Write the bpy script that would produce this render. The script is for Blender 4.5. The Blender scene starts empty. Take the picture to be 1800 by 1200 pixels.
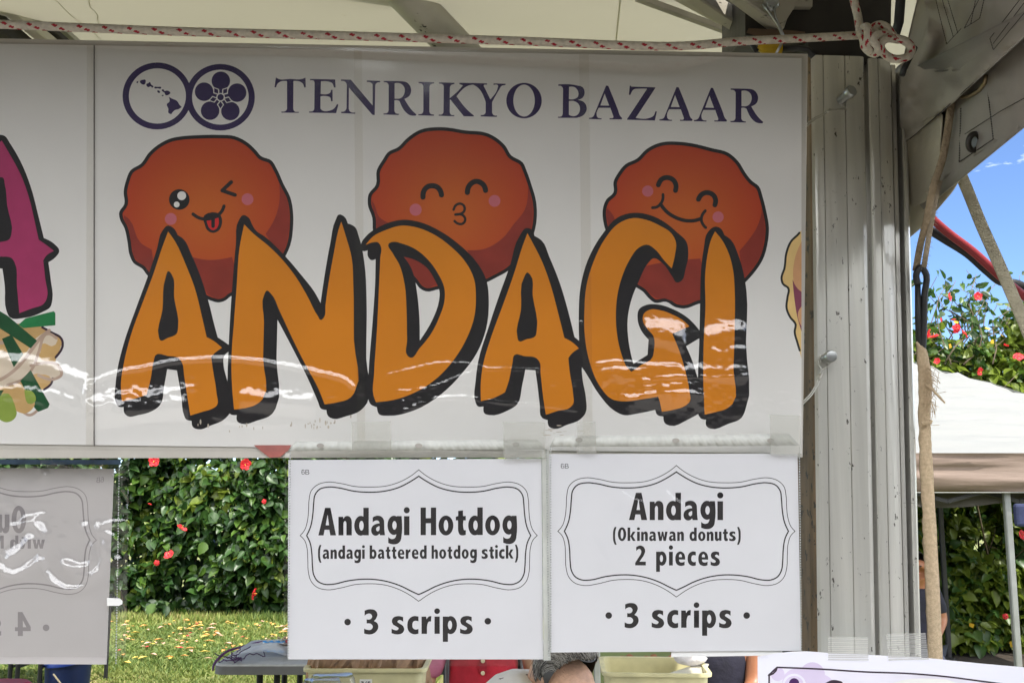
import bpy, bmesh, math, random
import numpy as np
from mathutils import Vector, Matrix, noise as mnoise
from mathutils.geometry import delaunay_2d_cdt

random.seed(7)
S = bpy.context.scene
COL = S.collection
# ------------------------------------------------------------------ camera, sky, sun, exposure
F, PITCH, EYE = 1700.0, math.radians(8.0), 1.65
cam_d = bpy.data.cameras.new("camera")
cam_d.sensor_width = 36.0
cam_d.lens = 36.0 * F / 1800.0
cam_d.clip_start, cam_d.clip_end = 0.02, 2000.0
cam = bpy.data.objects.new("camera", cam_d)
COL.objects.link(cam)
cam.location = (0, 0, EYE)
cam.rotation_euler = (math.pi / 2 + PITCH, 0, 0)
S.camera = cam

SUN_DIR = Vector((0.26, -0.36, 0.90)).normalized()        # towards the sun
SUN_EL = math.asin(SUN_DIR.z)
SUN_AZ = math.atan2(SUN_DIR.x, SUN_DIR.y)
world = bpy.data.worlds.new("World")
S.world = world
world.use_nodes = True
wn, wl = world.node_tree.nodes, world.node_tree.links
bg = wn["Background"]
sky = wn.new("ShaderNodeTexSky")
sky.sky_type = 'NISHITA'
sky.sun_disc = False
sky.sun_elevation = SUN_EL
sky.sun_rotation = SUN_AZ
sky.air_density, sky.dust_density, sky.ozone_density = 0.5, 0.12, 5.0
tc = wn.new("ShaderNodeTexCoord")
mp = wn.new("ShaderNodeMapping")
mp.inputs['Scale'].default_value = (1.6, 1.6, 5.0)
mp.inputs['Location'].default_value = (0.37, 0.15, 0.1)
cn = wn.new("ShaderNodeTexNoise")
cn.inputs['Scale'].default_value = 2.6
cn.inputs['Detail'].default_value = 8
cn.inputs['Roughness'].default_value = 0.58
cr = wn.new("ShaderNodeMapRange")
cr.inputs['From Min'].default_value = 0.47
cr.inputs['From Max'].default_value = 0.62
cm = wn.new("ShaderNodeMixRGB")
cm.inputs[2].default_value = (18.0, 18.1, 18.2, 1)          # sunlit cloud, in the sky's own units
wl.new(tc.outputs['Generated'], mp.inputs[0])
wl.new(mp.outputs[0], cn.inputs[0])
sx = wn.new("ShaderNodeSeparateXYZ")                     # added cloud, unseen behind the camera, to brighten banner and film glare
ma = wn.new("ShaderNodeMath")
ma.operation = 'MULTIPLY_ADD'
ma.inputs[1].default_value = -0.17
wl.new(tc.outputs['Generated'], sx.inputs[0])
wl.new(sx.outputs[1], ma.inputs[0])
wl.new(cn.outputs[0], ma.inputs[2])
wl.new(ma.outputs[0], cr.inputs[0])
wl.new(cr.outputs[0], cm.inputs[0])
wl.new(sky.outputs[0], cm.inputs[1])
wl.new(cm.outputs[0], bg.inputs[0])
bg.inputs[1].default_value = 0.12
sun_d = bpy.data.lights.new("sun", 'SUN')
sun_d.energy, sun_d.angle, sun_d.color = 2.9, math.radians(0.5), (1.0, 0.95, 0.86)
sun = bpy.data.objects.new("sun", sun_d)
COL.objects.link(sun)
sun.rotation_euler = SUN_DIR.to_track_quat('Z', 'Y').to_euler()
sun.location = (3, 3, 12)
S.view_settings.view_transform = 'Standard'
S.view_settings.look = 'None'
S.view_settings.gamma = 1.0
S.view_settings.exposure = 1.42
S.cycles.max_bounces = 8
S.cycles.diffuse_bounces = 4
S.cycles.transparent_max_bounces = 16
S.cycles.caustics_reflective = False
S.cycles.caustics_refractive = False

# ------------------------------------------------------------------ helpers: rays, planes
CAM = Vector((0, 0, EYE))
FWD = Vector((0, math.cos(PITCH), math.sin(PITCH)))
UP = Vector((0, -math.sin(PITCH), math.cos(PITCH)))
RIGHT = Vector((1, 0, 0))


def ray(px, py):
    return FWD + RIGHT * ((px - 900.0) / F) + UP * ((600.0 - py) / F)


def at(px, py, depth):
    """The place seen at photo position (px, py), DEPTH metres into the scene."""
    return CAM + ray(px, py) * depth


def aty(px, py, y):
    r = ray(px, py)
    return CAM + r * (y / r.y)


class Plane:
    def __init__(self, p, n):
        self.p, self.n = Vector(p), Vector(n).normalized()

    def hit(self, px, py, off=0.0):
        r = ray(px, py)
        t = (self.p + self.n * off - CAM).dot(self.n) / r.dot(self.n)
        return CAM + r * t


# ------------------------------------------------------------------ helpers: objects
def tag(o, label=None, cat=None, group=None, kind=None):
    if label: o["label"] = label
    if cat: o["category"] = cat
    if group: o["group"] = group
    if kind: o["kind"] = kind
    return o


def thing(name, loc, label, cat, group=None):
    o = bpy.data.objects.new(name, None)
    o.empty_display_size = 0.05
    COL.objects.link(o)
    o.location = loc
    return tag(o, label, cat, group)


def wloc(o):
    v = Vector((0, 0, 0))
    while o is not None:
        v = v + Vector(o.location)
        o = o.parent
    return v


def link_mesh(name, me, parent=None, origin=None):
    """Link a mesh given in world coordinates; shift it to its parent's (or its own) origin."""
    o = bpy.data.objects.new(name, me)
    COL.objects.link(o)
    if parent is not None:
        me.transform(Matrix.Translation(-wloc(parent)))
        o.parent = parent
    else:
        if origin is None:
            co = np.empty(len(me.vertices) * 3)
            me.vertices.foreach_get("co", co)
            co = co.reshape(-1, 3)
            lo, hi = co.min(0), co.max(0)
            origin = Vector(((lo[0] + hi[0]) / 2, (lo[1] + hi[1]) / 2, lo[2]))
        me.transform(Matrix.Translation(-Vector(origin)))
        o.location = origin
    return o


def perp(d):
    d = d.normalized()
    a = Vector((0, 0, 1)) if abs(d.z) < 0.9 else Vector((1, 0, 0))
    u = d.cross(a).normalized()
    return u, d.cross(u).normalized()


class MB:
    """Collects shapes and links them as ONE mesh object."""

    def __init__(self):
        self.v, self.f, self.m = [], [], []

    def add(self, vs, fs, mi=0):
        b = len(self.v)
        self.v += [tuple(x) for x in vs]
        for k, f in enumerate(fs):
            self.f.append([b + i for i in f])
            self.m.append(mi[k] if isinstance(mi, list) else mi)
        return self

    def box(self, c, s, rot=None, mi=0):
        c = Vector(c)
        R = rot or Matrix.Identity(3)
        vs = [c + R @ Vector((x * s[0] / 2, y * s[1] / 2, z * s[2] / 2)) for x in (-1, 1) for y in (-1, 1) for z in (-1, 1)]
        return self.add(vs, [(0, 1, 3, 2), (4, 6, 7, 5), (0, 4, 5, 1), (2, 3, 7, 6), (0, 2, 6, 4), (1, 5, 7, 3)], mi)

    def bar(self, a, b, w, h, up=(0, 0, 1), mi=0, ch=0.15):
        """A chamfered rectangular bar from a to b."""
        a, b = Vector(a), Vector(b)
        d = (b - a).normalized()
        s = d.cross(Vector(up)).normalized()
        t = s.cross(d).normalized()
        c = min(w, h) * ch
        prof = [(-w / 2 + c, -h / 2), (w / 2 - c, -h / 2), (w / 2, -h / 2 + c), (w / 2, h / 2 - c), (w / 2 - c, h / 2), (-w / 2 + c, h / 2), (-w / 2, h / 2 - c), (-w / 2, -h / 2 + c)]
        vs = [p + s * x + t * y for p in (a, b) for x, y in prof]
        n = 8
        fs = [(i, (i + 1) % n, n + (i + 1) % n, n + i) for i in range(n)] + [tuple(range(n))[::-1], tuple(range(n, 2 * n))]
        return self.add(vs, fs, mi)

    def tube(self, pts, r, n=10, mi=0, flat=1.0, cap=True, up=None, mfn=None):
        """A tube along pts; r is a number or a list; flat squashes it along its second axis."""
        pts = [Vector(p) for p in pts]
        k = len(pts)
        rr = r if isinstance(r, (list, tuple)) else [r] * k
        vs, fs, ms = [], [], []
        u = None
        for i, p in enumerate(pts):
            d = (pts[min(i + 1, k - 1)] - pts[max(i - 1, 0)]).normalized()
            if up is not None:
                w = d.cross(Vector(up)).normalized()
                u = w.cross(d).normalized()
                u, w = w, u
            else:
                if u is None:
                    u, _ = perp(d)
                u = (u - d * u.dot(d)).normalized()
                w = d.cross(u)
            for j in range(n):
                a = 2 * math.pi * j / n
                vs.append(p + u * (math.cos(a) * rr[i]) + w * (math.sin(a) * rr[i] * flat))
        for i in range(k - 1):
            for j in range(n):
                fs.append((i * n + j, i * n + (j + 1) % n, (i + 1) * n + (j + 1) % n, (i + 1) * n + j))
                ms.append(mfn(i, j) if mfn else mi)
        if cap:
            fs += [tuple(range(n))[::-1], tuple(range((k - 1) * n, k * n))]
            ms += [mi, mi]
        return self.add(vs, fs, ms)

    def lathe(self, c, prof, n=24, mi=0, axis=None):
        """prof: list of (radius, height) from the bottom up, around the vertical (or axis) through c."""
        c = Vector(c)
        ax = Vector(axis or (0, 0, 1)).normalized()
        u, w = perp(ax)
        vs = [c + ax * h + (u * math.cos(2 * math.pi * j / n) + w * math.sin(2 * math.pi * j / n)) * r for r, h in prof for j in range(n)]
        fs = [(i * n + j, i * n + (j + 1) % n, (i + 1) * n + (j + 1) % n, (i + 1) * n + j) for i in range(len(prof) - 1) for j in range(n)]
        return self.add(vs, fs, mi)

    def ball(self, c, r, n=10, mi=0):
        rx, ry, rz = r if isinstance(r, (tuple, list)) else (r, r, r)
        c = Vector(c)
        vs = [c + Vector((rx * math.sin(math.pi * i / n) * math.cos(2 * math.pi * j / (2 * n)), ry * math.sin(math.pi * i / n) * math.sin(2 * math.pi * j / (2 * n)), rz * math.cos(math.pi * i / n))) for i in range(n + 1) for j in range(2 * n)]
        m = 2 * n
        fs = [(i * m + j, (i + 1) * m + j, (i + 1) * m + (j + 1) % m, i * m + (j + 1) % m) for i in range(n) for j in range(m)]
        return self.add(vs, fs, mi)

    def build(self, name, mats, parent=None, smooth=False, origin=None, bevel=0.0, weld=False):
        me = bpy.data.meshes.new(name)
        me.from_pydata(self.v, [], self.f)
        for m in (mats if isinstance(mats, (list, tuple)) else [mats]):
            me.materials.append(m)
        if len(me.polygons):
            me.polygons.foreach_set("material_index", self.m)
            me.polygons.foreach_set("use_smooth", [bool(smooth)] * len(me.polygons))
        me.validate()
        bm = bmesh.new()
        bm.from_mesh(me)
        if weld:
            bmesh.ops.remove_doubles(bm, verts=bm.verts, dist=1e-5)
        bmesh.ops.recalc_face_normals(bm, faces=bm.faces)
        bm.to_mesh(me)
        bm.free()
        o = link_mesh(name, me, parent, origin)
        if smooth == 'auto':
            for e in me.edges: pass
            md = o.modifiers.new("split", 'EDGE_SPLIT')
            md.split_angle = math.radians(40)
        if bevel:
            md = o.modifiers.new("bevel", 'BEVEL')
            md.width, md.segments, md.limit_method = bevel, 2, 'ANGLE'
        return o


def fast_mesh(name, co, quads, mats, parent=None, smooth=True, mi=None, origin=None):
    """A big mesh from numpy arrays: co (n,3), quads (m,3|4)."""
    me = bpy.data.meshes.new(name)
    k = quads.shape[1]
    me.vertices.add(len(co))
    me.vertices.foreach_set("co", np.ascontiguousarray(co, dtype=np.float32).ravel())
    me.loops.add(quads.size)
    me.loops.foreach_set("vertex_index", np.ascontiguousarray(quads, dtype=np.int32).ravel())
    me.polygons.add(len(quads))
    me.polygons.foreach_set("loop_start", np.arange(0, quads.size, k, dtype=np.int32))
    for m in (mats if isinstance(mats, (list, tuple)) else [mats]):
        me.materials.append(m)
    if mi is not None:
        me.polygons.foreach_set("material_index", np.ascontiguousarray(mi, dtype=np.int32))
    me.polygons.foreach_set("use_smooth", [smooth] * len(quads))
    me.update(calc_edges=True)
    me.validate()
    return link_mesh(name, me, parent, origin)


def grid_quads(nx, ny):
    i, j = np.meshgrid(np.arange(nx - 1), np.arange(ny - 1), indexing='xy')
    a = (j * nx + i).ravel()
    return np.stack([a, a + 1, a + nx + 1, a + nx], 1)


def vnoise(x, y, seed=0):
    """Smooth value noise on arrays, about -1..1."""
    xi, yi = np.floor(x).astype(np.int64), np.floor(y).astype(np.int64)
    fx, fy = x - xi, y - yi
    fx, fy = fx * fx * fx * (fx * (fx * 6 - 15) + 10), fy * fy * fy * (fy * (fy * 6 - 15) + 10)

    def h(a, b):
        n = (a * 374761393 + b * 668265263 + seed * 1442695041) & 0x7fffffff
        n = ((n ^ (n >> 13)) * 1274126177) & 0x7fffffff
        return ((n ^ (n >> 16)) & 0xffff) / 32767.5 - 1.0
    return (h(xi, yi) * (1 - fx) + h(xi + 1, yi) * fx) * (1 - fy) + (h(xi, yi + 1) * (1 - fx) + h(xi + 1, yi + 1) * fx) * fy


# ------------------------------------------------------------------ helpers: materials
def srgb(r, g, b):
    return tuple(((c / 255) / 12.92 if c / 255 <= 0.04045 else ((c / 255 + 0.055) / 1.055) ** 2.4) for c in (r, g, b)) + (1,)


_M = {}


def pm(name, col, rough=0.6, metal=0.0, var=0.12, scale=12.0, bump=0.0, bscale=60.0, coat=0.0, transl=0.0, spec=0.5, col2=None, stretch=(1, 1, 1), speck=None, alpha=None):
    """Principled material with colour variation by noise, optional bump, specks and translucency."""
    if name in _M:
        return _M[name]
    m = bpy.data.materials.new(name)
    m.use_nodes = True
    N, L = m.node_tree.nodes, m.node_tree.links
    b = N["Principled BSDF"]
    col = tuple(col)[:3]
    c2 = tuple(col2)[:3] if col2 else tuple(min(1, c * (1 - var)) for c in col)
    c1 = col if col2 else tuple(min(1, c * (1 + var)) for c in col)
    t = N.new("ShaderNodeTexCoord")
    mpn = N.new("ShaderNodeMapping")
    mpn.inputs['Scale'].default_value = stretch
    L.new(t.outputs['Object'], mpn.inputs[0])
    n = N.new("ShaderNodeTexNoise")
    n.inputs['Scale'].default_value = scale
    n.inputs['Detail'].default_value = 5
    L.new(mpn.outputs[0], n.inputs[0])
    r = N.new("ShaderNodeMapRange")
    r.inputs['From Min'].default_value, r.inputs['From Max'].default_value = 0.3, 0.7
    L.new(n.outputs[0], r.inputs[0])
    mx = N.new("ShaderNodeMixRGB")
    mx.inputs[1].default_value, mx.inputs[2].default_value = c1 + (1,), c2 + (1,)
    L.new(r.outputs[0], mx.inputs[0])
    out = mx.outputs[0]
    for speck in (speck if isinstance(speck, list) else [speck] if speck else []):
        sc, thr, scol = speck[:3]
        v = N.new("ShaderNodeTexNoise")
        v.inputs['Scale'].default_value = sc
        v.inputs['Detail'].default_value = 6
        v.inputs['Roughness'].default_value = 0.65
        mp2 = N.new("ShaderNodeMapping")
        mp2.inputs['Scale'].default_value = speck[3] if len(speck) > 3 else (1, 1, 1)
        L.new(t.outputs['Object'], mp2.inputs[0])
        L.new(mp2.outputs[0], v.inputs[0])
        rr = N.new("ShaderNodeMapRange")
        rr.inputs['From Min'].default_value, rr.inputs['From Max'].default_value = thr, thr + 0.03
        L.new(v.outputs[0], rr.inputs[0])
        m2 = N.new("ShaderNodeMixRGB")
        m2.inputs[2].default_value = tuple(scol)[:3] + (1,)
        L.new(out, m2.inputs[1])
        L.new(rr.outputs[0], m2.inputs[0])
        out = m2.outputs[0]
    L.new(out, b.inputs['Base Color'])
    b.inputs['Roughness'].default_value = rough
    b.inputs['Metallic'].default_value = metal
    b.inputs['Specular IOR Level'].default_value = spec
    b.inputs['Coat Weight'].default_value = coat
    if alpha is not None:
        b.inputs['Alpha'].default_value = alpha
    if bump:
        n2 = N.new("ShaderNodeTexNoise")
        n2.inputs['Scale'].default_value = bscale
        n2.inputs['Detail'].default_value = 6
        L.new(mpn.outputs[0], n2.inputs[0])
        bp = N.new("ShaderNodeBump")
        bp.inputs['Strength'].default_value = bump
        bp.inputs['Distance'].default_value = 0.01
        L.new(n2.outputs[0], bp.inputs['Height'])
        L.new(bp.outputs[0], b.inputs['Normal'])
    if transl:
        tr = N.new("ShaderNodeBsdfTranslucent")
        L.new(out, tr.inputs[0])
        ms = N.new("ShaderNodeMixShader")
        ms.inputs[0].default_value = transl
        L.new(b.outputs[0], ms.inputs[1])
        L.new(tr.outputs[0], ms.inputs[2])
        L.new(ms.outputs[0], N["Material Output"].inputs[0])
    _M[name] = m
    return m


def film_mat(name, f0=0.06, f90=0.7, rough=0.06, tint=(1, 1, 1), haze=0.0):
    """Clear thin plastic: see-through with a mirror sheen that grows at grazing angles, and a little milkiness."""
    m = bpy.data.materials.new(name)
    m.use_nodes = True
    N, L = m.node_tree.nodes, m.node_tree.links
    N.remove(N["Principled BSDF"])
    tr = N.new("ShaderNodeBsdfTransparent")
    tr.inputs[0].default_value = tuple(tint) + (1,)
    gl = N.new("ShaderNodeBsdfGlossy")
    gl.inputs['Roughness'].default_value = rough
    lw = N.new("ShaderNodeLayerWeight")
    lw.inputs['Blend'].default_value = 0.5
    pw = N.new("ShaderNodeMath")
    pw.operation = 'POWER'
    pw.inputs[1].default_value = 3.0
    L.new(lw.outputs['Facing'], pw.inputs[0])
    mr = N.new("ShaderNodeMapRange")
    mr.inputs['To Min'].default_value, mr.inputs['To Max'].default_value = f0, f90
    L.new(pw.outputs[0], mr.inputs[0])
    base = tr.outputs[0]
    if haze:
        df = N.new("ShaderNodeBsdfDiffuse")
        df.inputs[0].default_value = (0.8, 0.8, 0.78, 1)
        mh = N.new("ShaderNodeMixShader")
        mh.inputs[0].default_value = haze
        L.new(base, mh.inputs[1])
        L.new(df.outputs[0], mh.inputs[2])
        base = mh.outputs[0]
    ms = N.new("ShaderNodeMixShader")
    L.new(mr.outputs[0], ms.inputs[0])
    L.new(base, ms.inputs[1])
    L.new(gl.outputs[0], ms.inputs[2])
    L.new(ms.outputs[0], N["Material Output"].inputs[0])
    return m


# ------------------------------------------------------------------ helpers: flat printed artwork
def toks(s):
    out = []
    for t in s.split():
        c = t.endswith('c')
        x, y = t.rstrip('c').split(',')
        out.append((float(x), float(y), c))
    return out


def curve(pts, closed=True, sub=5):
    """Smooth curve through points (x, y, corner)."""
    n = len(pts)
    res = []
    for i in range(n if closed else n - 1):
        p1, p2 = pts[i], pts[(i + 1) % n]
        p0 = pts[(i - 1) % n] if (closed or i > 0) else p1
        p3 = pts[(i + 2) % n] if (closed or i + 2 < n) else p2
        c1 = p1[2] or (not closed and i == 0)
        c2 = p2[2] or (not closed and i + 1 == n - 1)
        if c1 and c2:
            res.append((p1[0], p1[1]))
            continue
        L = math.hypot(p2[0] - p1[0], p2[1] - p1[1])

        def tan(a, b, c):
            d1 = math.hypot(b[0] - a[0], b[1] - a[1]) or 1e-6
            d2 = math.hypot(c[0] - b[0], c[1] - b[1]) or 1e-6
            vx = (b[0] - a[0]) / d1 * d2 + (c[0] - b[0]) / d2 * d1
            vy = (b[1] - a[1]) / d1 * d2 + (c[1] - b[1]) / d2 * d1
            l = math.hypot(vx, vy) or 1e-6
            return vx / l * L, vy / l * L
        t1 = tan(p0, p1, p2) if not c1 else None
        t2 = tan(p1, p2, p3) if not c2 else None
        ch = (p2[0] - p1[0], p2[1] - p1[1])
        if t1 is None: t1 = (1.5 * ch[0] - 0.5 * t2[0], 1.5 * ch[1] - 0.5 * t2[1])
        if t2 is None: t2 = (1.5 * ch[0] - 0.5 * t1[0], 1.5 * ch[1] - 0.5 * t1[1])
        for k in range(sub):
            t = k / sub
            h1, h2, h3, h4 = 2 * t**3 - 3 * t**2 + 1, t**3 - 2 * t**2 + t, -2 * t**3 + 3 * t**2, t**3 - t**2
            res.append((h1 * p1[0] + h2 * t1[0] + h3 * p2[0] + h4 * t2[0], h1 * p1[1] + h2 * t1[1] + h3 * p2[1] + h4 * t2[1]))
    if not closed:
        res.append((pts[-1][0], pts[-1][1]))
    return res


def TR(s, ox=0, oy=0, sc=1.0, closed=True, sub=5, dx=0, dy=0):
    """Path text in crop units -> photo units."""
    return [(ox + (x + dx) / sc, oy + (y + dy) / sc) for x, y in curve(toks(s), closed, sub)]


def ell(cx, cy, rx, ry=None, n=28):
    ry = rx if ry is None else ry
    return [(cx + rx * math.cos(2 * math.pi * k / n), cy + ry * math.sin(2 * math.pi * k / n)) for k in range(n)]


def area(p):
    return 0.5 * sum(p[i - 1][0] * p[i][1] - p[i][0] * p[i - 1][1] for i in range(len(p)))


def offset(poly, d):
    """Grow (d>0) or shrink a smooth closed outline."""
    n = len(poly)
    s = 1 if area(poly) > 0 else -1
    res = []
    for i in range(n):
        a, b, c = poly[i - 1], poly[i], poly[(i + 1) % n]
        e1, e2 = (b[0] - a[0], b[1] - a[1]), (c[0] - b[0], c[1] - b[1])
        l1, l2 = math.hypot(*e1) or 1e-9, math.hypot(*e2) or 1e-9
        nx, ny = e1[1] / l1 + e2[1] / l2, -e1[0] / l1 - e2[0] / l2
        l = math.hypot(nx, ny) or 1e-9
        k = min(2.0, 2.0 / l)
        res.append((b[0] + s * d * nx / l * k, b[1] + s * d * ny / l * k))
    return res


def stroke(pts, w, n=10):
    """Round-ended line as a list of (sign, polygon)."""
    ops = []
    for a, b in zip(pts, pts[1:]):
        l = math.hypot(b[0] - a[0], b[1] - a[1])
        if l < 1e-6: continue
        nx, ny = -(b[1] - a[1]) / l * w / 2, (b[0] - a[0]) / l * w / 2
        ops.append((1, [(a[0] + nx, a[1] + ny), (b[0] + nx, b[1] + ny), (b[0] - nx, b[1] - ny), (a[0] - nx, a[1] - ny)]))
    ops += [(1, ell(p[0], p[1], w / 2 * 0.999, n=n)) for p in pts]
    return ops


class Art:
    """Layers of ink on one sheet, merged into one flat mesh without overlaps."""

    def __init__(self):
        self.layers = []

    def ink(self, color, *ops):
        """ops: polygons, or (sign, polygon), or lists of those; painted in order inside the layer."""
        flat = []

        def walk(o):
            if isinstance(o, tuple) and len(o) == 2 and isinstance(o[0], int) and isinstance(o[1], list):
                flat.append(o)
            elif isinstance(o, list) and o and isinstance(o[0], tuple) and len(o[0]) == 2 and not isinstance(o[0][1], list):
                flat.append((1, o))
            else:
                for x in o: walk(x)
        for o in ops: walk(o)
        self.layers.append((color, flat))

    def mesh(self, name, mats, place, parent=None, origin=None):
        vs, faces, ops = [], [], []
        for li, (c, fl) in enumerate(self.layers):
            for sg, p in fl:
                q = [p[0]]
                for a in p[1:]:
                    if math.hypot(a[0] - q[-1][0], a[1] - q[-1][1]) > 0.02: q.append(a)
                if math.hypot(q[0][0] - q[-1][0], q[0][1] - q[-1][1]) < 0.02: q.pop()
                if len(q) < 3: continue
                if area(q) < 0: q = q[::-1]
                faces.append(list(range(len(vs), len(vs) + len(q))))
                vs += [Vector(a) for a in q]
                ops.append((li, sg))
        ov, oe, of, _a, _b, org = delaunay_2d_cdt(vs, [], faces, 1, 1e-3, True)
        keys = list(mats.keys())
        F2, MI = [], []
        for f, ids in zip(of, org):
            st = {}
            for k in sorted(ids):
                st[ops[k][0]] = ops[k][1]
            top = [l for l, sg in st.items() if sg > 0]
            if not top: continue
            F2.append(f)
            MI.append(keys.index(self.layers[max(top)][0]))
        co = [place(v[0], v[1]) for v in ov]
        me = bpy.data.meshes.new(name)
        me.from_pydata([tuple(c) for c in co], [], F2)
        for k in keys: me.materials.append(mats[k])
        me.polygons.foreach_set("material_index", MI)
        bm = bmesh.new()
        bm.from_mesh(me)
        for f in bm.faces:
            if f.normal.dot(CAM - f.calc_center_median()) < 0: f.normal_flip()
        bm.to_mesh(me)
        bm.free()
        return link_mesh(name, me, parent, origin)
# ------------------------------------------------------------------ ground, lawn, hedge, far canopy
LAWN = pm("lawn_ground", (.13, .19, .035), .9, var=.35, scale=3.0, bump=.4, bscale=30, col2=(.17, .14, .06))
m = MB()
m.add([(-300, -300, 0), (300, -300, 0), (300, 600, 0), (-300, 600, 0)], [(0, 1, 2, 3)])
tag(m.build("ground", LAWN), kind="structure")

m = MB()
m.add([(-40, -14, .004), (40, -14, .004), (40, 2.2, .004), (-40, 2.2, .004)], [(0, 1, 2, 3)])
tag(m.build("path", pm("bounce_ground_grey", (.12, .112, .098), .9, var=.25, scale=4, bump=.4, bscale=60)), kind="structure")  # unseen ground added around the camera to give neutral bounce light

rng = np.random.default_rng(11)


def leafmat(name, col, tr=.35, rough=.38):
    return pm(name, col, rough, var=.25, scale=6, transl=tr, spec=.45)


LEAFS = [leafmat("leaf_deep_green", (.019, .052, .012)), leafmat("leaf_mid_green", (.036, .086, .017)), leafmat("leaf_fresh_green", (.075, .145, .022), .45), leafmat("leaf_yellow_green", (.17, .23, .03), .5)]


def leaf_cloud(name, P, D, Nn, L, W, mi, mats, parent, fold=.16):
    """Leaf-shaped faces: P base points, D leaf directions, Nn face normals, L lengths, W widths."""
    n = len(P)
    D = D / np.linalg.norm(D, axis=1, keepdims=True)
    Sx = np.cross(D, Nn)
    Sx /= np.linalg.norm(Sx, axis=1, keepdims=True) + 1e-9
    N2 = np.cross(Sx, D)
    prof = [(0, 0, 0), (0, .38, -.03), (0, .72, -.07), (0, 1.0, -.17)]
    for sg in (-1, 1):
        prof += [(sg * .30, .10, fold * .5), (sg * .48, .36, fold * .8), (sg * .34, .70, fold * .35)]
    V = np.stack([P + Sx * (a * W)[:, None] + D * (b * L)[:, None] + N2 * (c * L)[:, None] for a, b, c in [(np.full(n, x), y, z) for x, y, z in prof]], 1)
    T = np.array([(0, 1, 4), (4, 1, 5), (1, 2, 5), (5, 2, 6), (2, 3, 6), (0, 7, 1), (7, 8, 1), (1, 8, 2), (8, 9, 2), (2, 9, 3)])
    F2 = (np.arange(n)[:, None, None] * 10 + T[None]).reshape(-1, 3)
    return fast_mesh(name, V.reshape(-1, 3), F2, mats, parent, True, np.repeat(mi, 10))


def hedge_leaves(parent, x0, x1, y0, dep, z1, n, size, topfn, yellow=.03, gaps=0.0, seed=0, light=0.0):
    r = np.random.default_rng(seed)
    x = r.uniform(x0, x1, n)
    z = r.uniform(.02, 1.05, n) * z1
    y = y0 + dep * r.beta(1.1, 2.2, n)
    front = .16 * vnoise(x * 1.7, z * 1.7, seed) + .10 * vnoise(x * 4.1, z * 4.1, seed + 1)
    y = y + front + .10 * (z / z1) ** 2
    keep = z < topfn(x) + r.normal(0, .05, n)
    if not gaps:                                                           # hollows where the growth is thin
        keep &= (vnoise(x * 3.1, z * 3.1, seed + 5) + .7 * vnoise(x * 7.5, z * 7.5, seed + 6) > -.42) | (y > y0 + dep * .42)
    if gaps:
        keep &= vnoise(x * 2.6, z * 2.6, seed + 5) + .6 * vnoise(x * 6, z * 6, seed + 6) > -1.0 + gaps * np.clip(z / z1 - .3, 0, 1) * 2.2
    x, y, z = x[keep], y[keep], z[keep]
    n = len(x)
    D = np.stack([r.normal(0, .7, n), -.45 + r.normal(0, .45, n), -.45 + r.normal(0, .5, n)], 1)
    Nn = np.stack([r.normal(0, .45, n), -.55 + r.normal(0, .4, n), .75 + r.normal(0, .35, n)], 1)
    L = size * r.uniform(.40, 1.30, n)
    W = L * r.uniform(.52, .85, n)
    t = r.uniform(0, 1, n) + .25 * vnoise(x * 2, z * 2, seed + 9) + light
    mi = np.where(t < .34, 0, np.where(t < .72, 1, np.where(t < .985 - yellow, 2, 3)))
    return leaf_cloud("leaves", np.stack([x, y, z], 1), D, Nn, L, W, mi, LEAFS, parent)


BARK = pm("hedge_stems", (.13, .10, .065), .85, var=.3, scale=20)


def hedge_stems(parent, x0, x1, y0, dep, topfn, n, seed, thin=1.0):
    r = random.Random(seed)
    m = MB()
    for k in range(n):
        x, y = r.uniform(x0, x1), y0 + r.uniform(.15, dep)
        h = float(topfn(np.array([x]))[0]) * r.uniform(.7, 1.0)
        p, pts, rad = Vector((x, y, 0)), [], []
        for i in range(6):
            pts.append(p.copy())
            rad.append(.014 * thin * (1 - i / 7))
            p = p + Vector((r.gauss(0, .10), r.gauss(-.02, .07), h / 5.5))
        m.tube(pts, rad, 5)
        for i in range(2, 6):
            q = pts[i]
            m.tube([q, q + Vector((r.gauss(0, .18), r.gauss(-.05, .12), .14)), q + Vector((r.gauss(0, .32), r.gauss(-.08, .16), .32))], [.006 * thin, .004 * thin, .002 * thin], 4)
    return m.build("stems", BARK, parent, smooth=True)


REDP = pm("hibiscus_petal", (.62, .022, .030), .5, var=.25, scale=30, transl=.3)
STAM = pm("stamen_yellow", (.65, .42, .06), .6)


def flower_mesh():
    m = MB()
    for k in range(5):
        a = 2 * math.pi * k / 5
        R = Matrix.Rotation(a, 3, 'Y')
        vs, fs = [], []
        for i, (u, w) in enumerate(((.006, .006), (.025, .022), (.048, .036), (.066, .030), (.076, .014))):
            for j, s in enumerate((-1, 0, 1)):
                vs.append(R @ Vector((w * s, -.012 - .018 * (u / .07) ** 2 + .008 * abs(s) * (1 if i % 2 else -.5), u)))
        fs = [(i * 3 + j, i * 3 + j + 1, i * 3 + j + 4, i * 3 + j + 3) for i in range(4) for j in range(2)]
        m.add(vs, fs, 0)
    m.tube([(0, 0, 0), (.002, -.035, -.006), (.004, -.062, -.016)], [.003, .003, .005], 5, 1)
    return m


_fl = None


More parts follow.
